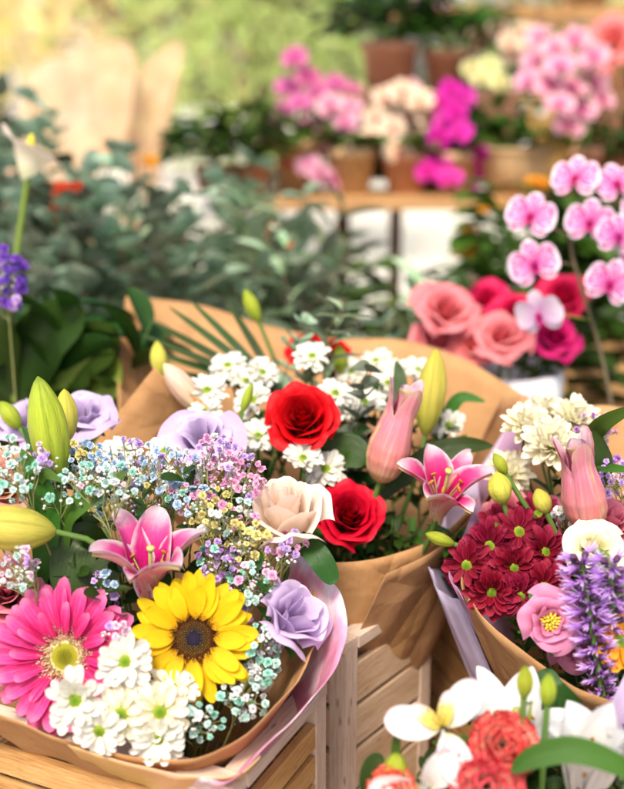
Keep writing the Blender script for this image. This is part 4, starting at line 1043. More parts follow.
orchid_plant(spots([(540, 38), (556, 48), (575, 40), (536, 62), (560, 66), (582, 64), (548, 85), (572, 88), (592, 84), (560, 104), (582, 110), (600, 100), (570, 124), (594, 56), (530, 82)], 2.3), onto(575, 170, 2.62, S1 + .1), 'large pale pink orchid hanging over the basket at the upper right', M['orchid_pink'], .92, 'orchids on the shelf stand', [P(585, 150, 2.35), P(590, 90, 2.3), P(570, 40, 2.3), P(545, 30, 2.28)])
pot(onto(575, 170, 2.66, S1), .06, .11, M['terracotta'], 'terracotta pot beside the basket under the large pale pink orchid')
orchid_plant(spots([(472, 70), (490, 66), (500, 82), (506, 98), (482, 78), (510, 112), (502, 120)], 2.9), onto(500, 85, 3.0, S2 + .01), 'lemon yellow orchid trailing from the upper shelf', M['orchid_lemon'], .85, 'orchids on the shelf stand', [P(500, 60, 2.95), P(490, 50, 2.9), P(505, 80, 2.88)])
orchid_plant(spots([(482, 34), (498, 28), (510, 42), (476, 48), (522, 30), (515, 55)], 2.95), onto(515, 80, 3.02, S2 + .01), 'cream orchid on the upper shelf above the lemon yellow one', M['orchid_cream'], .95, 'orchids on the shelf stand', [P(512, 60, 3.0), P(500, 35, 2.98), P(482, 25, 2.95)])
orchid_plant(spots([(318, 92), (336, 84), (352, 92), (326, 112), (368, 108), (344, 100), (362, 126), (308, 128)], 2.82), onto(330, 150, 2.82, S1 + .01), 'dusty pink orchid behind the two mauve ones', M['orchid_mauve'], .9, 'orchids on the shelf stand', [P(335, 130, 2.82), P(340, 100, 2.82), P(335, 78, 2.82)])
orchid_plant(spots([(410, 90), (425, 110), (432, 128), (420, 140), (412, 158), (470, 150), (484, 138)], 2.84), onto(425, 150, 2.82, S1 + .01), 'pale pink orchid behind the cream and the magenta ones', M['orchid_pink'], .85, 'orchids on the shelf stand', [P(425, 130, 2.84), P(425, 105, 2.84), P(412, 84, 2.84)])
for i, (x, lab) in enumerate(((345, 'leafy plant on the middle shelf behind the mauve-pink orchid'), (430, 'leafy plant on the middle shelf behind the magenta orchid'), (500, 'leafy plant on the middle shelf left of the basket'), (610, 'leafy plant on the middle shelf behind the large pale pink orchid'))):
    bush(onto(x, 170, 2.8, S1), .10, .14, 110, M['leaf_dark' if i % 2 else 'leaf'], lab, (.08, .028), seed=70 + i, pr=.045, ph=.07)
for i, (x, y, lab) in enumerate(((545, 20, 'beside the large pale pink orchid'), (470, 30, 'over the plain terracotta pot'))):
    o0 = onto(x, 100, 3.05, S2); mb = MB()
    for k in range(16): tube(mb, bez((0, 0, 0), (rnd.uniform(-.02, .02), 0, .1), (rnd.uniform(-.1, .1), rnd.uniform(-.05, .05), .2), (rnd.uniform(-.2, .2), rnd.uniform(-.08, .08), rnd.uniform(.2, .36)), 8), .0018, 4)
    o = mb.build('dry_twigs', M['raffia']); o.location = o0; tag(o, 'sheaf of dry golden twigs ' + lab, 'dried twigs')
pot(onto(390, 60, 2.98, S2), .078, .13, M['terracotta'], 'big terracotta pot with a dark green plant on the upper shelf', taper=.78)
bush(onto(392, 40, 2.98, S2 + .095), .16, .14, 170, M['leaf_dark'], 'dark green plant spilling over the big terracotta pot', (.09, .03), seed=5, pr=.055, ph=.03)
pot(onto(448, 60, 3.0, S2), .07, .11, M['terracotta'], 'plain terracotta pot to the right of the big terracotta pot')
bush(onto(450, 40, 3.0, S2 + .08), .15, .10, 130, M['leaf'], 'green leafy plant in the plain terracotta pot on the upper shelf', (.08, .03), seed=6, pr=.05, ph=.03)
for x, z, lab in ((.86, S2, 'brown crate standing on the upper shelf above the pale pink orchid'), (1.12, S2, 'brown crate at the far right of the upper shelf'), (.98, S1, 'greyish crate at the right end of the middle shelf'), ):
    crate((x, 2.62 if z == S1 else 2.92), R_(75), .16, .22, z, z + .15, lab, M['grey_pine'] if z == S1 else M['brown_wood'], M['amber_wood'], 3)
pot(onto(585, 10, 3.3, S3), .08, .14, M['basket'], 'tan pot on the top shelf'); bush(onto(585, 5, 3.3, S3 + .11), .2, .2, 160, M['leaf'], 'leafy plant in the tan pot on the top shelf', (.1, .035), seed=8, pr=.05, ph=.03)
pot(onto(410, 10, 3.3, S3), .07, .12, M['white_plastic'], 'white pot on the top shelf above the dark green plant'); orchid_plant(spots([(425, -6), (440, 2), (412, -12), (452, -8)], 3.3), onto(420, 10, 3.3, S3 + .1), 'pale orchid in the white pot on the top shelf', M['orchid_pale'], 1.1, 'orchids on the shelf stand', [P(425, -20, 3.3), P(445, -30, 3.28)])
# basket with a raffia handle
b0 = onto(520, 175, 2.68, S1)
t = thing('wicker_basket', 'round brown basket tied with golden raffia on the middle shelf', 'basket', b0)
mb = MB(); lathe(mb, [(0, 0), (.06, 0), (.088, .03), (.10, .07), (.10, .10), (.105, .105), (.10, .11), (.092, .10), (.08, .04), (0, .03)], 30); mb.build('basket_bowl', M['basket'], t)
mb = MB()
for i in range(26):
    s_ = rnd.uniform(-.012, .012); q = rnd.uniform(-.05, .09)
    a = P(552 + rnd.uniform(-5, 5), 188, 2.6) - b0; e = P(522 + rnd.uniform(0, 62), 92 + rnd.uniform(0, 40), 2.6 + s_) - b0
    tube(mb, bez(a, a + Vector((0, 0, .08)), e.lerp(a, .3) + Vector((q, 0, .03)), e, 10), .0022, 5)
mb.build('raffia_tie', M['raffia'], t)
rose(612, 38, 2.35, D(-.4, .2, 1), 'coral pink rose at the right edge beside the large pale pink orchid', onto(640, 170, 2.62, S1 + .1), 'coral_rose', .06, 18)

# planting between the table and the stand
bl = [(250, 175, 2.5, .12, .14, 'leaf', 'flame', 6, 'red-orange flowering plant left of the red-banded pot'),
      (215, 185, 2.5, .12, .10, 'leaf_dark', 'deepred', 5, 'dark plant with red flowers at the left end of the stand')]
for x, y, d, r, h, m, f, n, lab in bl: bush(onto(x, y, 2.65, S1), r, h, 120, M[m], lab.replace('red-orange flowering', 'bushy green').replace(' with red flowers', ''), (.06, .025), seed=x, fl=None, pr=.05, ph=.07)
for i, (x, zt, yy, m, f, lab) in enumerate(((-.04, 1.12, 2.15, 'leaf', ('flame', 4, 1.0), 'leafy plant with orange-red flowers behind the silver eucalyptus'), (.30, .98, 2.2, 'leaf_lime', None, 'bright green plant below the bright gap in the shelves'),
        (.36, 1.06, 1.92, 'leaf_dark', ('orange', 3, 1.0), 'green plant with orange flowers left of the coral roses'), (.47, 1.24, 2.22, 'leaf', ('orange', 6, 1.2), 'green plant with orange flowers behind the magenta roses'),
        (.66, 1.25, 2.25, 'leaf_dark', None, 'dark green plant behind the spotted orchid'), (.88, 1.24, 2.2, 'leaf', ('orange', 5, 1.3), 'green plant behind the tall brown crate'),
        (1.1, 1.2, 2.2, 'leaf_dark', None, 'dark green plant at the far right of the stand'), (-.28, 1.12, 2.3, 'leaf_dark', None, 'dark plant beyond the eucalyptus'), (-.6, 1.05, 2.35, 'leaf_dark', ('flame', 7, 1.3), 'dark plant with orange-red flowers beyond the left eucalyptus'),
        (-.9, 1.1, 2.3, 'leaf_dark', None, 'dark green plant beyond the calla at the left edge'))):
    z0 = .62; bush((x, yy + .1, z0), .19, zt - z0 - .12, 300, M[m], lab, (.10, .036), seed=40 + i, fl=f, pr=.09, ph=.16, potmat='black_plastic')
# bench that carries them
t = thing('plant_bench', 'low brown bench behind the display table, under the leafy plants', 'bench', (0, 2.3, 0))
for y in (2.13, 2.27, 2.41): 
    mb = MB(); box(mb, (.1, y - 2.3, .60), (1.3, .066, .018)); mb.build('bench_plank', M['brown_wood'], t, False)
for x in (-1.1, 1.3):
    mb = MB(); box(mb, (x, -.02, .29), (.03, .18, .29)); mb.build('leg', M['brown_wood'], t, False)

# kraft wrapped bunches far left
for i, (rim, b, lab) in enumerate((
        ([(14, 150, 2.9), (20, 100, 2.93), (36, 66, 2.95), (62, 54, 2.97), (92, 42, 2.98), (122, 40, 2.98), (136, 60, 2.96), (132, 110, 2.92), (120, 150, 2.88)], (72, 300, 2.85), 'wide translucent tan paper sheet above the calla'),
        ([(90, 165, 2.98), (110, 110, 3.02), (136, 74, 3.05), (166, 46, 3.08), (184, 46, 3.08), (172, 88, 3.04), (150, 150, 2.98)], (112, 300, 2.95), 'translucent tan paper sheet slanting right above the added white flowers'),
        ([(-60, 130, 3.0), (-30, 108, 3.05), (0, 112, 3.05), (14, 128, 3.0), (20, 160, 2.95)], (0, 300, 3.0), 'translucent tan paper sheet at the edge behind the calla'))):
    o = wrap([P(*q) for q in rim], P(*b), .05, lab, M['kraft_pale'], False, 18, .0035, .1, 20 + i, 'paper_sheet')
    tag(o, lab, 'paper wrap', 'paper sheets at the back left')
t = thing('side_bench', 'brown bench carrying the paper cones at the back left', 'bench', (-.75, 2.85, 0))
mb = MB(); box(mb, (0, 0, .74), (.7, .16, .018)); mb.build('bench_plank', M['brown_wood'], t, False)
for x in (-.6, .6):
    mb = MB(); box(mb, (x, 0, .36), (.03, .14, .36)); mb.build('leg', M['brown_wood'], t, False)
for i, (x, y, k) in enumerate(((112, 182, 1.5), (122, 196, 1.6), (106, 198, 1.5), (118, 210, 1.4), (160, 205, 1.3), (172, 210, 1.4), (184, 208, 1.3), (150, 163, 1.0))):  # white ones are added in place of bright gaps onto the sunlit ground
    mum(x, y, 2.5, D(rnd.uniform(-.3, .3), .6, .9), (('large white flower standing in for sunlit ground, topmost right of the calla', 'white flower standing in for sunlit ground, facing right beside the calla', 'white flower standing in for sunlit ground, left of the clump beside the calla', 'white flower standing in for sunlit ground, lowest in the clump beside the calla', 'white flower standing in for sunlit ground, leftmost of the clump above the kraft corner', 'white flower standing in for sunlit ground, middle of the clump above the kraft corner', 'white flower standing in for sunlit ground, rightmost of the clump above the kraft corner')[i] if i < 7 else 'small yellow flower above the added white flowers'), P(x, 330, 2.15), 'white' if i < 7 else 'orange', k * (1.15 if i < 7 else .9), 'added white flowers for the sunlit gaps above the eucalyptus' if i < 7 else None, 'bright_gap_flower' if i < 7 else 'yellow_flower')
for i, (x, y) in enumerate(((70, 195), (108, 236), (25, 200), (55, 215), (133, 250))):
    mum(x, y, 2.0, D(rnd.uniform(-.3, .3), .4, .9), 'orange-red flower peeping out of the eucalyptus leaves', P(x, 380, 2.05), 'flame', rnd.uniform(.9, 1.4), 'orange-red flowers in the eucalyptus', 'red_flower')

# eucalyptus and greenery
for i in range(40):
    x = rnd.uniform(-50, 215); y = rnd.uniform(145, 335); d = 2.1 - (y - 165) / 165 * .4 + rnd.uniform(-.08, .08)
    if 25 < x < 45 and y < 220: y += 60
    if 100 < x and y < 190: y += 60
    sprig(P(x, y + 115, d), D(rnd.uniform(-.35, .35), 1, rnd.uniform(-.3, .1)), 'round', 'blue-green round-leaved eucalyptus branch, ' + ('higher' if y < 250 else 'lower') + ' in the bank ' + ('behind the violet statice' if x < 20 else 'just right of the calla stem' if x < 75 else 'under the added white flowers' if x < 140 else 'above the kraft paper corner'), 'eucalyptus_branch', 'branch', 'round-leaved eucalyptus branches on the left', rnd.uniform(.8, 1.15))
for i in range(34):
    x = rnd.uniform(180, 430); y = rnd.uniform(215, 320); d = 2.05 - (y - 215) / 105 * .3 + rnd.uniform(-.08, .08)
    if x > 335: y += 60
    sprig(P(x, y + 125, d), D(rnd.uniform(-.6, .6), 1, rnd.uniform(-.2, .2)), 'long' if rnd.random() < .75 else 'round', 'silvery eucalyptus branch ' + ('above the kraft paper corner' if x < 240 else 'behind the slim olive bud' if x < 300 else 'behind the dark red roses' if x < 350 else 'left of the coral roses') + (', farther back' if y < 265 else ', nearer'), 'eucalyptus_branch', 'branch', 'silver eucalyptus branches behind the middle bouquet', rnd.uniform(.75, 1.1))
for i in range(18):
    x = rnd.uniform(-60, 130); y = rnd.uniform(365, 440); d = rnd.uniform(1.42, 1.65)
    sprig(P(x, y + 90, d), D(rnd.uniform(-.5, .5), 1, rnd.uniform(-.2, .25)), 'bush', 'dark leafy stem ' + ('at the edge under the violet statice' if x < 20 else 'behind the green lily bud' if x < 75 else 'behind the far lilac lisianthus'), 'leafy_branch', 'branch', 'dark leafy stems at the left', rnd.uniform(.7, 1.0))
for x, y, d, r, h, lab in ((-.55, 1.75, 0, .11, .26, 'zinc bucket at the left of the eucalyptus'), (-.28, 1.8, 0, .11, .26, 'zinc bucket under the round-leaved eucalyptus'), (-.02, 1.72, 0, .11, .26, 'zinc bucket under the silver eucalyptus'), (.16, 1.62, 0, .10, .24, 'zinc bucket beside the white rose bucket')):
    pot((x, y, TZ + .001), r, h, M['zinc'], lab, name='bucket', soil=False, cat='bucket', taper=.8)
# peace lily / calla at the left edge
pb = P(14, 470, 1.45)
t = thing('calla_plant', 'cream calla with one cupped flower on a tall stem at the left edge', 'plant', pb)
inv = Matrix.Translation(-pb)
def pl(*a): return P(*a) - pb
mb = MB(); tube(mb, catmull([(0, 0, 0), pl(14, 380, 1.45), pl(13, 290, 1.5), pl(22, 215, 1.52), pl(29, 168, 1.52)], 8), .0045, 8); mb.build('stem', M['leaf_lime'], t)
mb = MB(); 
wrap_petal(mb, 1.9, 2.6, .072, .007, .025, .016, -.02, ruffle=.001, nu=16, nv=26, dip=.40, point=.22)
o = mb.build('spathe', M['spathe'], t); o.matrix_local = M4(pl(29, 168, 1.52), D(.15, 1, .25))
mb = MB(); lathe(mb, [(.003, 0), (.005, .01), (.005, .035), (.002, .043), (0, .044)], 10); o = mb.build('spadix', M['yellow_bits'], t); o.matrix_local = M4(pl(29, 166, 1.515), D(.15, 1, .25))
for i, pts in enumerate((((20, 450), (50, 385), (85, 352), (118, 350)), ((15, 460), (50, 420), (90, 385), (122, 366)), ((10, 450), (20, 380), (45, 335), (85, 312)), ((5, 450), (-10, 370), (-8, 320), (10, 290)), ((25, 455), (60, 430), (90, 425), (118, 430)), ((5, 450), (-30, 390), (-60, 370), (-90, 390)))):
    blade([P(x, y, 1.46 - .03 * k) for k, (x, y) in enumerate(pts)], .085, ('dark green' if i != 1 else 'yellow-green') + (' arching calla leaf, ' + ('highest in the middle', 'the brightest one under the eucalyptus', 'tall upright one', 'upright one at the very edge', 'lowest one behind the lisianthus', 'one bending out of the frame')[i]), 'calla_leaf', 'leaf_lime' if i == 1 else 'leaf_dark', 'leaf', prof=OVAL, nv=8, group='calla leaves')
GYP['violet'] = (.22, .09, .58)
M['g_violet'] = one('dyed_violet', GYP['violet'], tf=.2); FLO['violet'] = [b.mesh('blossom', M['g_violet']) for b in _fb]
gyp(6, 280, 1.3, 20, 32, 40, [('violet', 4), ('lilac', 1)], 'violet statice spike at the left edge beside the calla stem', P(18, 430, 1.35), .02, 1.7, name='statice')

# white bucket with coral and magenta roses
bk = P(508, 368, 1.62); hb = .26
pot((bk.x, bk.y, bk.z - hb), .078, hb, M['white_plastic'], 'white plastic bucket holding the coral and magenta roses', name='bucket', soil=False, cat='bucket', taper=.7)
crate((bk.x - .02, bk.y - .17), R_(45), .24, .24, TZ, bk.z - hb, 'weathered crate under the white bucket of roses', M['grey_pine'], M['grey_pine'], 3)
rb_ = Vector((bk.x, bk.y, bk.z - .2))
cor = rose_mesh(.05, 22, 'coral_rose', 1.2, .05); mag = rose_mesh(.045, 22, 'magenta_rose', 1.0, .05)
for x, y, d, m, sc, lab in ((448, 306, 1.55, 'c', .86, 'largest coral rose, leftmost in the white bucket'), (502, 333, 1.52, 'c', .76, 'coral rose at the front of the white bucket'), (440, 338, 1.58, 'c', .75, 'small coral rose low beside the kraft paper'), (472, 344, 1.56, 'c', .6, 'coral rosebud half hidden between two larger coral roses'),
        (487, 297, 1.66, 'm', .75, 'magenta rose just behind the largest coral rose'), (514, 310, 1.62, 'm', .75, 'magenta rose in the middle of the white bucket'), (556, 334, 1.55, 'm', .8, 'magenta rose at the right of the white bucket'), (562, 293, 1.62, 'm', .85, 'magenta rose behind the orchid blossoms'), (538, 334, 1.6, 'm', .7, 'magenta rose under the pale orchid blossom')):
    t = thing('rose', lab, 'flower', P(x, y, d), D(rnd.uniform(-.3, .3), .6, .9), rnd.uniform(0, 6), 'roses in the white bucket', sc)
    mesh_part('petals', cor if m == 'c' else mag, t)
    mb = MB(); sepals(mb, -.032); mb.build('calyx', M['leaf'], t)
    stem_part(t, rb_, .003, -.04)
for i in range(9):
    sprig(P(rnd.uniform(430, 570), rnd.uniform(360, 395), rnd.uniform(1.58, 1.66)), D(rnd.uniform(-.9, .9), .6, rnd.uniform(0, .7)), 'green', 'green leafy sprig among the roses in the white bucket', 'leafy_sprig', 'foliage', 'leaf sprigs in the white bucket', rnd.uniform(.55, .8))

# spotted orchid
ob = P(618, 480, 1.5)
pot((ob.x, ob.y, ob.z - .1), .06, .115, M['black_plastic'], 'black pot of the spotted orchid', name='flower_pot')
crate((ob.x, ob.y - .15), R_(45), .2, .2, TZ, ob.z - .1, 'crate under the pot of the spotted orchid', M['grey_pine'], M['grey_pine'], 3)
sp = [(P(531, 216, 1.45), D(-.25, .1, 1)), (P(534, 264, 1.44), D(-.1, -.05, 1)), (P(576, 178, 1.47), D(-.45, .25, 1)), (P(590, 222, 1.45), D(-.2, .0, 1)), (P(616, 184, 1.47), D(.1, .3, 1)), (P(618, 236, 1.44), D(.1, .1, 1)), (P(610, 283, 1.44), D(-.1, -.1, 1)), (P(640, 210, 1.48), D(.3, .2, 1)), (P(640, 262, 1.46), D(.3, .1, 1))]
o = orchid_plant(sp, ob, 'spotted pink orchid with round blossoms rising above the magenta roses', M['orchid'], .86, None, [P(612, 410, 1.5), P(600, 350, 1.5), P(582, 290, 1.49), P(571, 245, 1.48), P(580, 210, 1.48), P(610, 200, 1.48), P(640, 225, 1.48)])
bm, lm = orchid_flower(M['orchid_pale'])
q = mesh_part('blossom', bm, o); q.matrix_local = Matrix.Translation(-ob) @ M4(P(540, 313, 1.43), D(-.5, -.35, .8), .3, .85); q['label'] = 'pale lilac blossom at the bottom of the orchid'
mesh_part('lip', lm, q)
mb = MB(); e = P(541, 312, 1.44) - ob; tube(mb, bez(P(590, 320, 1.49) - ob, P(575, 318, 1.48) - ob, P(555, 312, 1.46) - ob, e, 8), .0016, 6); mb.build('flower_stalk', M['leaf_lime'], o)
#@@PART3
# ------------------------------------------------------------------ BOUQUET 1 (front left)
B1 = P(165, 640, 1.0) + Vector((0, .03, -.25))
r1 = [(-60, 690, .94), (0, 716, .915), (60, 738, .895), (130, 755, .878), (190, 760, .870), (235, 742, .88), (280, 700, .90), (312, 655, .94), (322, 615, .98), (305, 575, 1.03), (270, 530, 1.10), (190, 480, 1.16), (90, 470, 1.17), (0, 500, 1.12), (-60, 570, 1.04)]
W1 = wrap([P(*q) for q in r1], B1, .03, '', M['kraft'], True, 22, .0014, .0, 3, 'bouquet_paper', tuck=1.25)
tag(W1, 'kraft paper around the sunflower and gerbera bouquet', 'paper wrap')
f1 = [(196, 775, .866), (214, 778, .862), (236, 776, .861), (270, 741, .885), (306, 704, .905), (334, 664, .93), (345, 628, .95), (341, 598, .975), (322, 574, 1.0), (296, 553, 1.04)]
o = wrap([P(*q) for q in f1], B1 + Vector((.004, -.004, -.003)), .04, '', M['film'], False, 22, .0018, .0, 5, 'pearl_film', inset=.0025, tuck=1.35)
tag(o, 'pink pearly film folded round the right side of the sunflower bouquet', 'paper wrap')
g1 = [(70, 745, .891), (110, 758, .882), (150, 768, .873), (190, 775, .865), (218, 777, .862), (240, 772, .864), (258, 756, .87)]
o = wrap([P(*q) for q in g1], B1 + Vector((.0, -.01, -.004)), .045, '', M['film_gold'], False, 22, .0008, .0, 8, 'gold_film', inset=.0016, tuck=1.3)
tag(o, 'gold and rose film forming the lower rim of the sunflower bouquet', 'paper wrap')

gerbera(66, 656, .942, D(-.10, .12, 1), 'large magenta-pink gerbera with a cream-ringed centre', B1)
sunflower(194, 638, .925, D(.06, .10, 1), 'yellow sunflower with a dark centre', B1)
lily(149, 580, .955, D(.02, .93, .45), 'pink lily with white-edged petals above the sunflower', B1, L=.092, W=.034, spin=.2, th=(84, -74, 1.9), var=14)
bud(48, 430, .98, D(-.16, 1, .12), 'large upright green lily bud beside the lilac lisianthus', B1, .098, .0175, 'lily_bud_green')
bud(12, 528, .93, D(-1, .12, .25), 'plump yellow-green lily bud lying sideways at the left edge', B1, .072, .019, 'lily_bud_yellow')
bud(66, 415, 1.04, D(-.05, 1, .1), 'pale yellow bud tucked behind the large green lily bud', B1, .05, .011, 'lily_bud_yellow')
bud(10, 415, 1.12, D(-.6, .8, 0), 'small green bud at the left edge above the roses', B1, .035, .009, 'lily_bud_green')
rose(2, 482, .985, D(.2, .4, 1), 'peach rose at the left edge beneath the mint florets', B1, 'peach_rose', .037, 24)
rose(6, 590, .965, D(.2, .5, 1), 'dusty pink rose at the left edge above the gerbera', B1, 'pink_rose', .03, 22)
lisianthus(84, 413, 1.12, D(.1, .75, .65), 'lilac lisianthus farthest left, behind the green lily bud', B1, R=.028)
lisianthus(200, 436, 1.07, D(-.1, .6, .75), 'lilac lisianthus in the middle, above the pink florets', B1, R=.031, H=.046)
lisianthus(296, 617, .95, D(.55, .55, .62), 'lilac lisianthus against the pink pearly film', B1, R=.029, H=.058, open_=.95, n=17)
lisianthus(20, 418, 1.16, D(-.2, .8, .5), 'lilac lisianthus half hidden at the left edge', B1, R=.03)
rose(284, 505, .985, D(-.06, .85, .52), 'cream rose with one petal folding out to the right', B1, 'cream_rose', .040, 20, .8, .062, wild=1.0)
rose(108, 478, 1.04, D(-.1, .6, .8), 'cream rose sunk among the blue and mint florets', B1, 'cream_rose', .03, 20)
for i, (x, y, d, k, s, f, lab) in enumerate(((125, 662, .895, 'white', .98, (.1, .25, 1), 'white daisy chrysanthemum between the gerbera and the sunflower'),
        (76, 700, .885, 'white', 1.1, (-.05, .15, 1), 'white daisy chrysanthemum overlapping the bottom of the gerbera'), (121, 714, .885, 'creamdaisy', 1.02, (.0, .1, 1), 'creamy daisy chrysanthemum in the middle of the bottom row'),
        (160, 712, .885, 'creamdaisy', 1.05, (.1, .25, 1), 'creamy daisy chrysanthemum below the sunflower with its centre showing'), (172, 690, .905, 'creamdaisy', .95, (.1, .8, .6), 'creamy daisy chrysanthemum tucked under the sunflower petals'),
        (100, 730, .880, 'white', .9, (-.1, -.2, 1), 'white daisy chrysanthemum resting on the paper rim, leftmost of the lowest row'),
        (158, 738, .880, 'white', .95, (.1, -.25, 1), 'white daisy chrysanthemum resting on the paper rim under the teal florets'), (118, 452, 1.07, 'white', .9, (-.2, .8, .5), 'white chrysanthemum peeping out left of the blue florets'), (165, 452, 1.07, 'white', .8, (.1, .8, .6), 'white chrysanthemum between the blue florets and the lilac lisianthus'))):
    mum(x, y, d, D(*f), lab, B1, k, s, 'white daisy chrysanthemums of the sunflower bouquet')
G = [(125, 465, 40, 26, 40, .99, [('blue', 5), ('pale', 3), ('lilac', 1)], 'baby\'s breath sprig dyed sky blue, largest of the blue ones'),
     (172, 470, 30, 24, 30, .985, [('blue', 4), ('pale', 2), ('lilac', 2), ('white', 1)], 'blue and lilac baby\'s breath sprig under the middle lisianthus'),
     (218, 462, 28, 26, 36, .975, [('pink', 5), ('blush', 4), ('lilac', 2), ('white', 1)], 'pink baby\'s breath sprig left of the cream rose'),
     (245, 480, 20, 24, 22, .97, [('pink', 4), ('blush', 2), ('lilac', 3)], 'pink and lilac baby\'s breath sprig touching the cream rose'),
     (212, 512, 24, 24, 26, .96, [('yellow', 5), ('white', 1), ('pink', 1)], 'yellow baby\'s breath sprig right of the pink lily'),
     (248, 540, 22, 24, 24, .955, [('yellow', 5), ('white', 1), ('mint', 1)], 'yellow baby\'s breath sprig below the cream rose'),
     (288, 545, 22, 14, 13, .95, [('pink', 4), ('lilac', 2)], 'pink baby\'s breath sprig sticking out over the kraft paper'),
     (252, 583, 26, 22, 30, .945, [('mint', 3), ('teal', 3), ('blush', 3), ('pink', 1)], 'mint and blush baby\'s breath sprig above the right lisianthus'),
     (218, 560, 20, 20, 22, .95, [('lilac', 3), ('teal', 3), ('purple', 2)], 'lilac and teal baby\'s breath sprig above the sunflower'),
     (262, 655, 20, 32, 26, .93, [('pale', 4), ('mint', 3), ('teal', 2)], 'pale mint baby\'s breath sprig between the sunflower and the right lisianthus'),
     (246, 695, 26, 24, 20, .91, [('pale', 3), ('mint', 3), ('teal', 1), ('white', 1)], 'pale baby\'s breath sprig low inside the pink film'),
     (200, 722, 26, 18, 18, .895, [('teal', 4), ('mint', 3), ('pale', 1)], 'teal baby\'s breath sprig below the sunflower'),
     (100, 482, 46, 20, 24, .94, [('mint', 3), ('teal', 3), ('pale', 3), ('blush', 1)], 'mint baby\'s breath sprig hanging over the dark leaves'),
     (14, 468, 24, 34, 24, .93, [('mint', 4), ('teal', 2), ('pale', 1)], 'mint baby\'s breath sprig in front of the peach rose'),
     (42, 455, 12, 12, 9, .945, [('lilac', 4), ('blush', 2)], 'little lilac baby\'s breath sprig left of the big green lily bud'),
     (14, 566, 24, 26, 26, .925, [('blush', 4), ('pale', 3), ('mint', 1), ('lilac', 1)], 'blush and white baby\'s breath sprig above the dusty pink rose'),
     (78, 456, 20, 14, 18, .99, [('yellow', 3), ('blue', 3), ('white', 1)], 'yellow and blue baby\'s breath sprig right of the big green lily bud'),
     (112, 512, 24, 16, 18, .985, [('yellow', 3), ('teal', 2), ('blue', 2)], 'mixed yellow and teal baby\'s breath sprig left of the pink lily'),
     (150, 498, 34, 18, 28, .99, [('yellow', 3), ('blue', 3), ('white', 1), ('lilac', 1)], 'mixed yellow and blue baby\'s breath sprig above the pink lily'),
     (192, 498, 24, 18, 24, .975, [('blue', 2), ('pink', 3), ('teal', 2)], 'blue and pink baby\'s breath sprig upper right of the pink lily'),
     (104, 595, 14, 26, 14, .95, [('blue', 4), ('lilac', 1)], 'blue baby\'s breath sprig between the gerbera and the pink lily'),
     (115, 632, 13, 12, 7, .90, [('blush', 3), ('lilac', 1)], 'blush baby\'s breath sprig above the white daisy'),
     (205, 590, 16, 10, 10, .955, [('teal', 2), ('mint', 2), ('purple', 1)], 'small teal baby\'s breath sprig right behind the sunflower'),
     (240, 520, 20, 20, 14, .965, [('white', 2), ('pink', 2), ('mint', 2)], 'white and pink baby\'s breath sprig beneath the cream rose'),
     (230, 620, 22, 20, 14, .955, [('lilac', 3), ('purple', 2), ('pale', 1)], 'lilac baby\'s breath sprig in the shade right of the sunflower'),
     (55, 490, 25, 20, 10, .955, [('teal', 2), ('mint', 2)], 'sparse teal baby\'s breath sprig under the big green lily bud')]
for i, (x, y, rx, ry, n, d, cols, lab) in enumerate(G): gyp(x, y, d, rx, ry, int(n * 1.15), cols, lab, B1, .018, 1.0, seed=i)
def bl_(pts, W, lab, mat='leaf', prof=LANCE, side=None, name='leaf_blade', group=None): return blade([P(*q) for q in pts], W, lab, name, mat, 'leaf', 20, prof=prof, side=side, group=group)
bl_([(62, 600, .99), (58, 560, .97), (62, 520, .96), (88, 498, .955), (128, 470, .96)], .022, 'green leaf reaching up right from under the big green lily bud')
bl_([(40, 590, .98), (44, 550, .965), (45, 515, .955), (36, 480, .95), (20, 448, .955)], .026, 'broad green leaf in front of the peach rose')
bl_([(70, 560, .99), (60, 520, .98), (48, 470, .98), (22, 425, .99)], .022, 'narrow dark leaf left of the big green lily bud', 'leaf_dark')
bl_([(75, 620, 1.0), (60, 590, .99), (45, 572, .985), (72, 578, .98), (104, 584, .98)], .03, 'dark leaf above the gerbera', 'leaf_dark')
bl_([(85, 530, .99), (66, 505, .96), (46, 495, .955), (36, 484, .95), (46, 474, .945), (62, 482, .94)], .016, 'curled green leaf under the big lily bud', 'leaf')
bl_([(110, 560, 1.0), (85, 540, .97), (72, 560, .96), (66, 600, .955)], .04, 'wide dark leaf left of the pink lily', 'leaf_dark', OVAL)
bl_([(290, 530, 1.0), (308, 545, .975), (322, 562, .965), (335, 584, .965)], .022, 'small dark leaf leaning over the red rose bouquet paper', 'leaf_dark', OVAL)
bl_([(120, 640, .97), (100, 615, .955), (100, 580, .955), (120, 560, .96)], .03, 'dark leaf between the gerbera and the pink lily', 'leaf_dark', OVAL)
for i in range(34):
    x = rnd.uniform(0, 290); y = rnd.uniform(470, 690)
    if (x > 230 and y > 640) or (x < 110 and y > 610) or (x > 235 and y < 600): continue
    sprig(P(x, y + 60, 1.03 - (y - 470) / 220 * .06), D(rnd.uniform(-.5, .5), 1, rnd.uniform(.1, .8)), 'dark', 'dark leafy sprig ' + ('under the mint florets' if x < 100 and y < 560 else 'behind the gerbera' if x < 120 else 'under the blue and yellow florets' if y < 560 and x < 200 else 'around the pink lily' if x < 200 else 'under the pink florets' if y < 560 else 'behind the sunflower') + ' in the sunflower bouquet', 'leafy_sprig', 'foliage', 'leaf sprigs inside the sunflower bouquet', rnd.uniform(.4, .6))

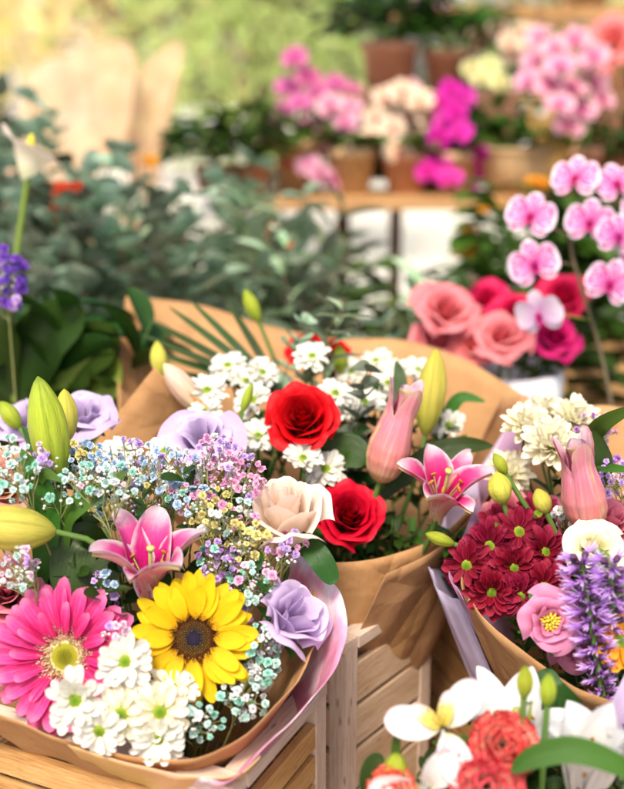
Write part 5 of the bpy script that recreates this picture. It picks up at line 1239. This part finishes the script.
# ------------------------------------------------------------------ BOUQUET 2 (middle, red roses)
B2 = Vector((.02, 1.125, .72))
r2 = [(122, 330, 1.46), (126, 300, 1.48), (128, 297, 1.48), (134, 296.5, 1.48), (200, 305, 1.50), (265, 325, 1.50), (330, 338, 1.50), (400, 340, 1.48), (460, 358, 1.42), (521, 394, 1.34), (525.5, 397, 1.335), (525, 401, 1.33), (508, 440, 1.26), (478, 496, 1.18), (440, 535, 1.13), (385, 556, 1.10), (325, 562, 1.09), (255, 550, 1.10), (180, 510, 1.14), (130, 460, 1.22), (118, 400, 1.34)]
o = wrap([P(*q) for q in r2], B2, .035, '', M['kraft'], True, 26, .0035, .15, 12, 'bouquet_paper', waves=5)
tag(o, 'kraft paper around the red rose bouquet, tall at the back', 'paper wrap')
fl = wrap([P(*q) for q in [(92, 450, 1.24), (100, 436, 1.24), (150, 373, 1.20), (156, 372, 1.20), (205, 404, 1.18), (230, 440, 1.16)]], B2 + Vector((0, -.02, 0)), .05, '', M['kraft'], False, 16, .001, .6, 4, 'paper_flap')
tag(fl, 'pointed kraft paper flap between the lisianthus and the pinkish lily bud', 'paper wrap')
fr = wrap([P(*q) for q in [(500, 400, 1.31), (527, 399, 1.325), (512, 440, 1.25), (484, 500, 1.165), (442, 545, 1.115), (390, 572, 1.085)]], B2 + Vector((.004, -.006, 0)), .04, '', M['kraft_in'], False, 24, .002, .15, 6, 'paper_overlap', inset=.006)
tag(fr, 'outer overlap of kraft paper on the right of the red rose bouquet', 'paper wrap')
rose(302, 416, 1.13, D(-.1, .42, .9), 'upper red rose above the cream rose', B2, 'red_rose', .0355, 34, .9, .050, wild=1.3)
rose(350, 513, 1.11, D(.06, .42, .9), 'lower red rose right of the cream rose', B2, 'red_rose', .034, 34, .9, .048, wild=1.3)
rose(308, 346, 1.36, D(-.1, .8, .6), 'dark red rose at the back of the red rose bouquet', B2, 'red_rose', .028, 20)
rose(334, 352, 1.38, D(.1, .8, .6), 'dark red rose half hidden beside the other back rose', B2, 'red_rose', .024, 20)
open_bud(394, 436, 1.10, D(.28, 1, .38), 'pink lily bud just opening at its white tip, left of the yellow-green bud', B2, .104, .0215)
bud(431, 392, 1.2, D(.12, 1, .1), 'tall yellow-green lily bud behind the opening pink one', B2, .096, .0165, 'lily_bud_yellow')
lily(442, 497, 1.075, D(.12, .80, .62), 'open pink lily with white tips against the kraft paper', B2, L=.082, W=.029, spin=.7, th=(82, -66, 1.6))
bud(159, 359, 1.26, D(-.12, 1, 0), 'small yellow bud at the left of the kraft paper', B2, .042, .010, 'lily_bud_yellow')
bud(183, 388, 1.2, D(-.62, .8, .1), 'pinkish lily bud leaning left over the kraft paper flap', B2, .068, .0135, 'lily_bud_pink')
bud(241, 424, 1.22, D(-.85, -.25, .2), 'small green bud lying left of the upper red rose', B2, .036, .008, 'lily_bud_green')
bud(247, 398, 1.15, D(.35, 1, .1), 'slim twisted green bud left of the upper red rose', B2, .034, .005, 'lily_bud_green')
bud(252, 306, 1.34, D(-.4, .9, .1), 'slim olive bud above the kraft paper', B2, .045, .009, 'lily_bud_green')
bud(340, 360, 1.3, D(-.1, 1, .1), 'flat lime bud right of the dark red roses', B2, .036, .009, 'lily_bud_green')
m2 = [(228, 366, 1.26, 'left of the pair at the back left'), (262, 373, 1.24, 'right of the pair at the back left'), (246, 382, 1.25, 'squeezed between the pair at the back left'), (207, 391, 1.2, 'beside the pinkish lily bud'), (253, 401, 1.18, 'just upper left of the upper red rose'),
      (312, 357, 1.24, 'right above the upper red rose'), (335, 394, 1.2, 'touching the right side of the upper red rose'), (344, 408, 1.21, 'lowest on the right side of the upper red rose'), (258, 437, 1.15, 'just lower left of the upper red rose'), (238, 448, 1.16, 'above the pink florets'),
      (376, 361, 1.3, 'highest on the right, before the paper'), (388, 384, 1.25, 'left of the yellow-green lily bud'), (398, 372, 1.28, 'behind the tip of the opening lily bud'), (303, 459, 1.12, 'between the two red roses'), (326, 470, 1.14, 'above the lower red rose'), (449, 426, 1.24, 'behind the yellow-green bud on the right'), (365, 404, 1.22, 'left of the opening pink lily bud'), (205, 412, 1.18, 'above the middle lilac lisianthus'), (352, 372, 1.3, 'beside the lime bud'), (418, 370, 1.3, 'half hidden behind the tall lily bud')]
for i, (x, y, d, lab) in enumerate(m2): mum(x, y, d, D(rnd.uniform(-.4, .4), rnd.uniform(.5, .9), .7), 'white chrysanthemum ' + lab, B2, 'white', rnd.uniform(.82, .98), 'white chrysanthemums of the red rose bouquet')
for i, (x, y, lab) in enumerate(((146, 318, 'topmost'), (140, 334, 'second from the top'), (152, 352, 'third, pointing left'), (176, 372, 'lowest'), (190, 300, 'steepest'), (226, 300, 'nearly upright'), (168, 306, 'second steepest'))):
    bl_([(285, 400, 1.28), ((285 + x) / 2, (400 + y) / 2 - 3, 1.31), (x, y, 1.35)], .010, 'thin palm blade over the kraft paper, ' + lab + ' of the fan', 'leaf_dark', LANCE, None, 'palm_blade', 'palm blades of the red rose bouquet')
bl_([(430, 470, 1.24), (444, 425, 1.255), (460, 398, 1.255), (486, 402, 1.25)], .016, 'narrow leaf curving right behind the tall lily bud')
bl_([(380, 500, 1.15), (420, 462, 1.15), (460, 446, 1.15), (494, 446, 1.16)], .024, 'dark pointed leaf above the open pink lily', 'leaf_dark')
bl_([(400, 440, 1.2), (396, 410, 1.2), (400, 380, 1.21), (396, 360, 1.22)], .018, 'upright dark leaf left of the tall lily bud', 'leaf_dark')
bl_([(340, 480, 1.18), (325, 465, 1.15), (345, 450, 1.14), (368, 462, 1.13)], .04, 'dark leaf between the lower red rose and the opening bud', 'leaf_dark', OVAL)
for i, (x, y, k) in enumerate(((298, 345, 'long'), (320, 352, 'long'), (268, 370, 'round'), (350, 425, 'round'))):
    sprig(P(x, y + 70, 1.3 if y < 380 else 1.2), D(rnd.uniform(-.2, .3), 1, .2), k, 'silvery eucalyptus sprig inside the red rose bouquet', 'eucalyptus_sprig', 'branch', 'eucalyptus sprigs of the red rose bouquet', .45)
for i in range(36):
    x = rnd.uniform(190, 460); y = rnd.uniform(390, 540)
    if x < 325 and y > 455: x += 90
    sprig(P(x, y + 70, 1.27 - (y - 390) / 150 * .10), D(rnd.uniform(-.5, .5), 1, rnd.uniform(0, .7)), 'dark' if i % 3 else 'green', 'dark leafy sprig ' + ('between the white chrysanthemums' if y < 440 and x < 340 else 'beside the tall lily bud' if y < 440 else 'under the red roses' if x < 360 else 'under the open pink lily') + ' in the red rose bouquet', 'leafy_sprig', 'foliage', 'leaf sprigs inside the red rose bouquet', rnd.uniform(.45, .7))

# ------------------------------------------------------------------ BOUQUET 3 (right)
B3 = P(632, 700, 1.1) + Vector((.02, .03, -.14))
r3 = [(462, 585, 1.01), (474, 604, .985), (502, 636, .955), (545, 669, .93), (592, 693, .91), (660, 712, .90), (750, 690, .95), (790, 600, 1.05), (760, 500, 1.2), (680, 430, 1.27), (600, 405, 1.28), (535, 432, 1.24), (496, 500, 1.14), (468, 555, 1.06)]
o = wrap([P(*q) for q in r3], B3, .03, '', M['kraft'], True, 18, .002, .3, 21, 'bouquet_paper')
tag(o, 'kraft paper around the burgundy daisy bouquet', 'paper wrap')
o = wrap([P(*q) for q in [(560, 405, 1.3), (530, 402, 1.26), (510, 424, 1.23), (490, 470, 1.18), (470, 525, 1.10), (452, 566, 1.04), (462, 590, 1.01)]], B3 + Vector((-.02, 0, 0)), .03, '', M['mauve_paper'], False, 16, .003, .3, 22, 'tissue_paper', inset=.008)
tag(o, 'mauve tissue paper rising behind the yellow buds', 'paper wrap')
o = wrap([P(*q) for q in [(535, 404, 1.36), (512, 418, 1.30), (486, 460, 1.26), (456, 510, 1.2), (436, 552, 1.14), (440, 580, 1.10), (462, 596, 1.06)]], B3 + Vector((-.05, .02, -.03)), .03, '', M['lavender_paper'], False, 16, .004, .3, 24, 'lavender_tissue', inset=.014)
tag(o, 'lavender-white tissue paper between the two kraft papers', 'paper wrap')
for x, y, d, lab in ((526, 427, 1.12, 'leftmost, against the mauve tissue'), (552, 447, 1.08, 'largest and lowest, above the opening lily bud'), (574, 420, 1.13, 'highest, near the plum florets'), (508, 474, 1.13, 'half hidden beside the yellow bud'), (546, 418, 1.16, 'tucked behind the other three')):
    mum(x, y, d, D(rnd.uniform(-.3, .2), .6, .8), 'creamy double chrysanthemum ' + lab, B3, 'double', 1.05 if y != 447 else 1.2, 'creamy double chrysanthemums')
for x, y, d, f, lab in ((519, 532, 1.04, (.0, .3, 1), 'topmost of the cluster'), (490, 546, 1.035, (-.3, .2, 1), 'left of the topmost one'), (467, 565, 1.03, (-.3, 0, 1), 'farthest left'), (545, 552, 1.02, (.2, .3, 1), 'beside the pink lisianthus and cream lisianthus'), (514, 568, 1.01, (0, .1, 1), 'in the middle of the cluster'), (544, 587, .99, (.1, 0, 1), 'just above the pink lisianthus'), (492, 592, .99, (-.2, -.1, 1), 'lowest, on the kraft paper edge'), (520, 596, .985, (-.0, -.1, 1), 'at the bottom beside the lowest one'), (562, 528, 1.06, (.1, .5, .9), 'below the opening lily bud'), (500, 525, 1.07, (-.3, .6, .8), 'at the back left of the cluster'), (538, 515, 1.07, (0, .7, .7), 'at the back under the yellow bud')):
    mum(x, y, d, D(*f), 'burgundy daisy ' + lab, B3, 'burgundy', rnd.uniform(.92, 1.05), 'burgundy daisies', 'daisy')
bud(500, 488, 1.04, D(-.25, 1, .2), 'plump yellow bud left of the creamy chrysanthemums', B3, .032, .0115, 'lily_bud_yellow')
bud(542, 501, 1.02, D(-.45, 1, .2), 'smaller yellow bud above the burgundy daisies', B3, .026, .0085, 'lily_bud_yellow')
bud(440, 539, 1.03, D(-1, .38, .1), 'small green bud poking out to the left of the burgundy daisies', B3, .030, .0062, 'lily_bud_green')
bud(500, 464, 1.05, D(-.6, 1, .1), 'slim green bud above the plump yellow bud', B3, .024, .006, 'lily_bud_green')
open_bud(583, 487, 1.0, D(-.28, 1, .42), 'pink lily bud opening above the cream lisianthus', B3, .092, .0205)
lisianthus(598, 548, .98, D(-.05, .45, .9), 'cream lisianthus with a green throat under the opening lily bud', B3, 'cream_lis', .025, 11, .028, None, 1.0)
lisianthus(551, 622, .93, D(-.15, .15, 1), 'pink lisianthus with yellow centre beside the liatris', B3, 'pink_lis', .0225, 15, .030, True, 1.0)
lisianthus(580, 648, .955, D(.1, -.3, 1), 'pink lisianthus half hidden behind the liatris', B3, 'pink_lis', .021, 12, .028, None, 1.0)
rose(575, 527, 1.05, D(-.2, .5, .9), 'pink rose under the opening lily bud', B3, 'pink_rose', .026, 20)
rose(612, 518, 1.04, D(.1, .6, .8), 'dusty pink rose right of the opening lily bud', B3, 'pink_rose', .026, 20)
rose(506, 512, 1.1, D(-.3, .6, .8), 'pink rose at the left behind the burgundy daisies', B3, 'pink_rose', .024, 18)
rose(545, 512, 1.1, D(0, .6, .8), 'pink rose behind the smaller yellow bud', B3, 'pink_rose', .022, 18)
liatris(604, 705, .925, 581, 556, .91, 'violet liatris spike with feathery florets, the tall one', B3, .0165, 74)
liatris(612, 640, .93, 612, 560, .90, 'short violet liatris spike at the right of the tall one', B3, .016, 34)
mum(619, 641, .925, D(.2, .2, 1), 'orange-yellow flower right of the liatris', B3, 'orange', 1.1, None, 'yellow_flower')
for x, y, rx, ry, n, d, cols, lab in ((596, 428, 20, 16, 22, 1.1, [('purple', 3), ('pink', 2), ('blush', 2)], 'plum and pink baby\'s breath sprig at the top of the burgundy daisy bouquet'), (616, 478, 18, 20, 20, 1.03, [('lilac', 4), ('purple', 1), ('blush', 1)], 'lilac baby\'s breath sprig right of the opening lily bud'), (564, 518, 12, 10, 8, 1.03, [('pale', 2), ('white', 2)], 'white baby\'s breath sprig under the opening lily bud'), (600, 455, 18, 14, 12, 1.08, [('purple', 3), ('blush', 1)], 'plum baby\'s breath sprig behind the opening lily bud')):
    gyp(x, y, d, rx, ry, n, cols, lab, B3, .018, 1.05, seed=90 + x)
bl_([(575, 470, 1.08), (590, 440, 1.06), (606, 422, 1.03), (640, 405, 1.0)], .018, 'narrow leaf crossing to the right edge above the opening lily bud')
bl_([(590, 480, 1.06), (598, 470, 1.03), (612, 468, 1.0), (645, 472, .98)], .010, 'thin leaf pointing right beside the opening lily bud')
bl_([(588, 505, 1.06), (602, 470, 1.05), (598, 448, 1.05), (594, 428, 1.05)], .022, 'upright dark leaf behind the opening lily bud', 'leaf_dark')
bl_([(596, 548, .955), (606, 562, .94), (616, 582, .93), (640, 602, .93)], .016, 'lime leaf across the cream lisianthus', 'leaf_lime')
bl_([(570, 590, .99), (604, 605, .965), (612, 620, .955), (600, 632, .95)], .04, 'green leaf behind the liatris', 'leaf', OVAL)
for i in range(40):
    x = rnd.uniform(510, 740); y = rnd.uniform(470, 650)
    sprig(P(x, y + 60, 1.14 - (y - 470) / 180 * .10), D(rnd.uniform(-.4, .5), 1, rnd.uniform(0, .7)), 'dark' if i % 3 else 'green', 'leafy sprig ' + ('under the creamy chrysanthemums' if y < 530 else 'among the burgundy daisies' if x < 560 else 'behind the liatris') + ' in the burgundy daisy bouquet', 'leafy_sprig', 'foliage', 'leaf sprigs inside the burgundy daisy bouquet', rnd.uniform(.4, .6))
# lavender pot behind
q = P(474, 620, 1.62)
pot((q.x, q.y, TZ + .001), .09, .22, M['lilac_plastic'], 'lavender plastic pot standing between the two slatted crates', name='bucket', soil=True, cat='bucket', taper=.75)

# ------------------------------------------------------------------ BOUQUET 4 (bottom right)
B4 = P(545, 790, 0.905) + Vector((0, .03, -.2))
pot((B4.x, B4.y, TZ + .001), .085, .19, M['zinc'], 'zinc bucket holding the white lilies', name='bucket', soil=False, cat='bucket', taper=.8)
alstroemeria(443, 729, 0.830, D(-.15, .35, 1), 'white alstroemeria with yellow streaked inner petals', B4, .98, .45)
alstroemeria(424, 792, 0.820, D(-.2, .1, 1), 'white alstroemeria cut by the bottom edge', B4, .9, 2.6)
lily(512, 742, 0.875, D(-.05, .9, .45), 'white lily behind the upper red and white carnation', B4, L=.082, W=.034, mat='white_lily', spin=.2, th=(76, -42, 1.5), out='white_lily')
lily(585, 775, 0.850, D(.0, .85, .55), 'white lily with a broad pointed petal under the arching leaf', B4, L=.090, W=.042, mat='white_lily', spin=.9, th=(84, -30, 1.8), out='white_lily')
lily(640, 770, 0.865, D(.3, .75, 0.685), 'white lily at the right bottom corner', B4, L=.082, W=.036, mat='white_lily', spin=.4, th=(80, -50, 1.6), out='white_lily')
carnation(503, 744, 0.820, D(-.05, .45, .9), 'upper red and white carnation among the white lilies', B4, .0245)
carnation(487, 787, 0.805, D(-.1, .3, 1), 'lower red and white carnation at the bottom edge', B4, .026)
carnation(392, 792, 0.825, D(-.3, .3, 1), 'red carnation just peeping in beside the alstroemeria', B4, .018)
bl_([(512, 772, 0.790), (535, 757, 0.785), (575, 750, 0.780), (624, 768, 0.775), (668, 800, 0.775)], .019, 'long green leaf arching across the bottom right corner', 'leaf')
bl_([(598, 775, 0.885), (612, 730, 0.875), (628, 690, 0.875), (640, 650, 0.885)], .017, 'pinkish purple blade leaning at the right edge', 'lilac', LANCE)
bl_([(590, 740, 0.925), (572, 710, 0.915), (552, 690, 0.915), (546, 668, 0.925)], .024, 'dark leaf left of the pointed white petal', 'leaf_dark', OVAL)
bl_([(560, 730, 0.925), (545, 705, 0.915), (530, 690, 0.915), (520, 672, 0.915)], .016, 'second dark leaf beside the green twisted buds', 'leaf_dark')
bl_([(480, 730, 0.885), (474, 705, 0.875), (470, 692, 0.875), (462, 682, 0.875)], .009, 'short bright leaf above the alstroemeria', 'leaf')
bl_([(470, 725, 0.885), (466, 712, 0.875), (466, 704, 0.875)], .007, 'tiny pointed leaf above the alstroemeria', 'leaf')
bl_([(400, 800, 0.845), (397, 770, 0.835), (396, 745, 0.835), (400, 728, 0.835)], .008, 'narrow leaf left of the alstroemeria', 'leaf')
bl_([(372, 810, 0.855), (368, 785, 0.845), (374, 765, 0.845), (384, 758, 0.845)], .016, 'round-tipped dark leaf at the bottom edge', 'leaf_dark', OVAL)
bud(396, 768, 0.835, D(0, 1, .2), 'folded lime bud left of the lower alstroemeria', B4, .026, .009, 'lily_bud_green')
for i, (x, y, lab) in enumerate(((525, 682, 'left of the two'), (548, 690, 'right of the two'))): bud(x, y, .82, D(.05, 1, .1), 'knobbly green carnation bud on a blue-green stem, ' + lab, B4, .026, .006, 'lily_bud_green', 5, split=.3, name='carnation_bud')
bud(527, 735, 0.835, D(.1, 1, .1), 'thin green stem tip beside the carnation', B4, .06, .002, 'lily_bud_green')
for i in range(24):
    x = rnd.uniform(415, 650); y = rnd.uniform(745, 800)
    sprig(P(x, y + 50, rnd.uniform(.87, .94)), D(rnd.uniform(-.6, .6), 1, rnd.uniform(0, .8)), 'green' if i % 2 else 'dark', 'leafy sprig under ' + ('the white alstroemeria' if x < 480 else 'the red and white carnations' if x < 560 else 'the white lilies at the corner'), 'leafy_sprig', 'foliage', 'leaf sprigs under the white lilies', rnd.uniform(.35, .5))
print('objects', len(bpy.data.objects))
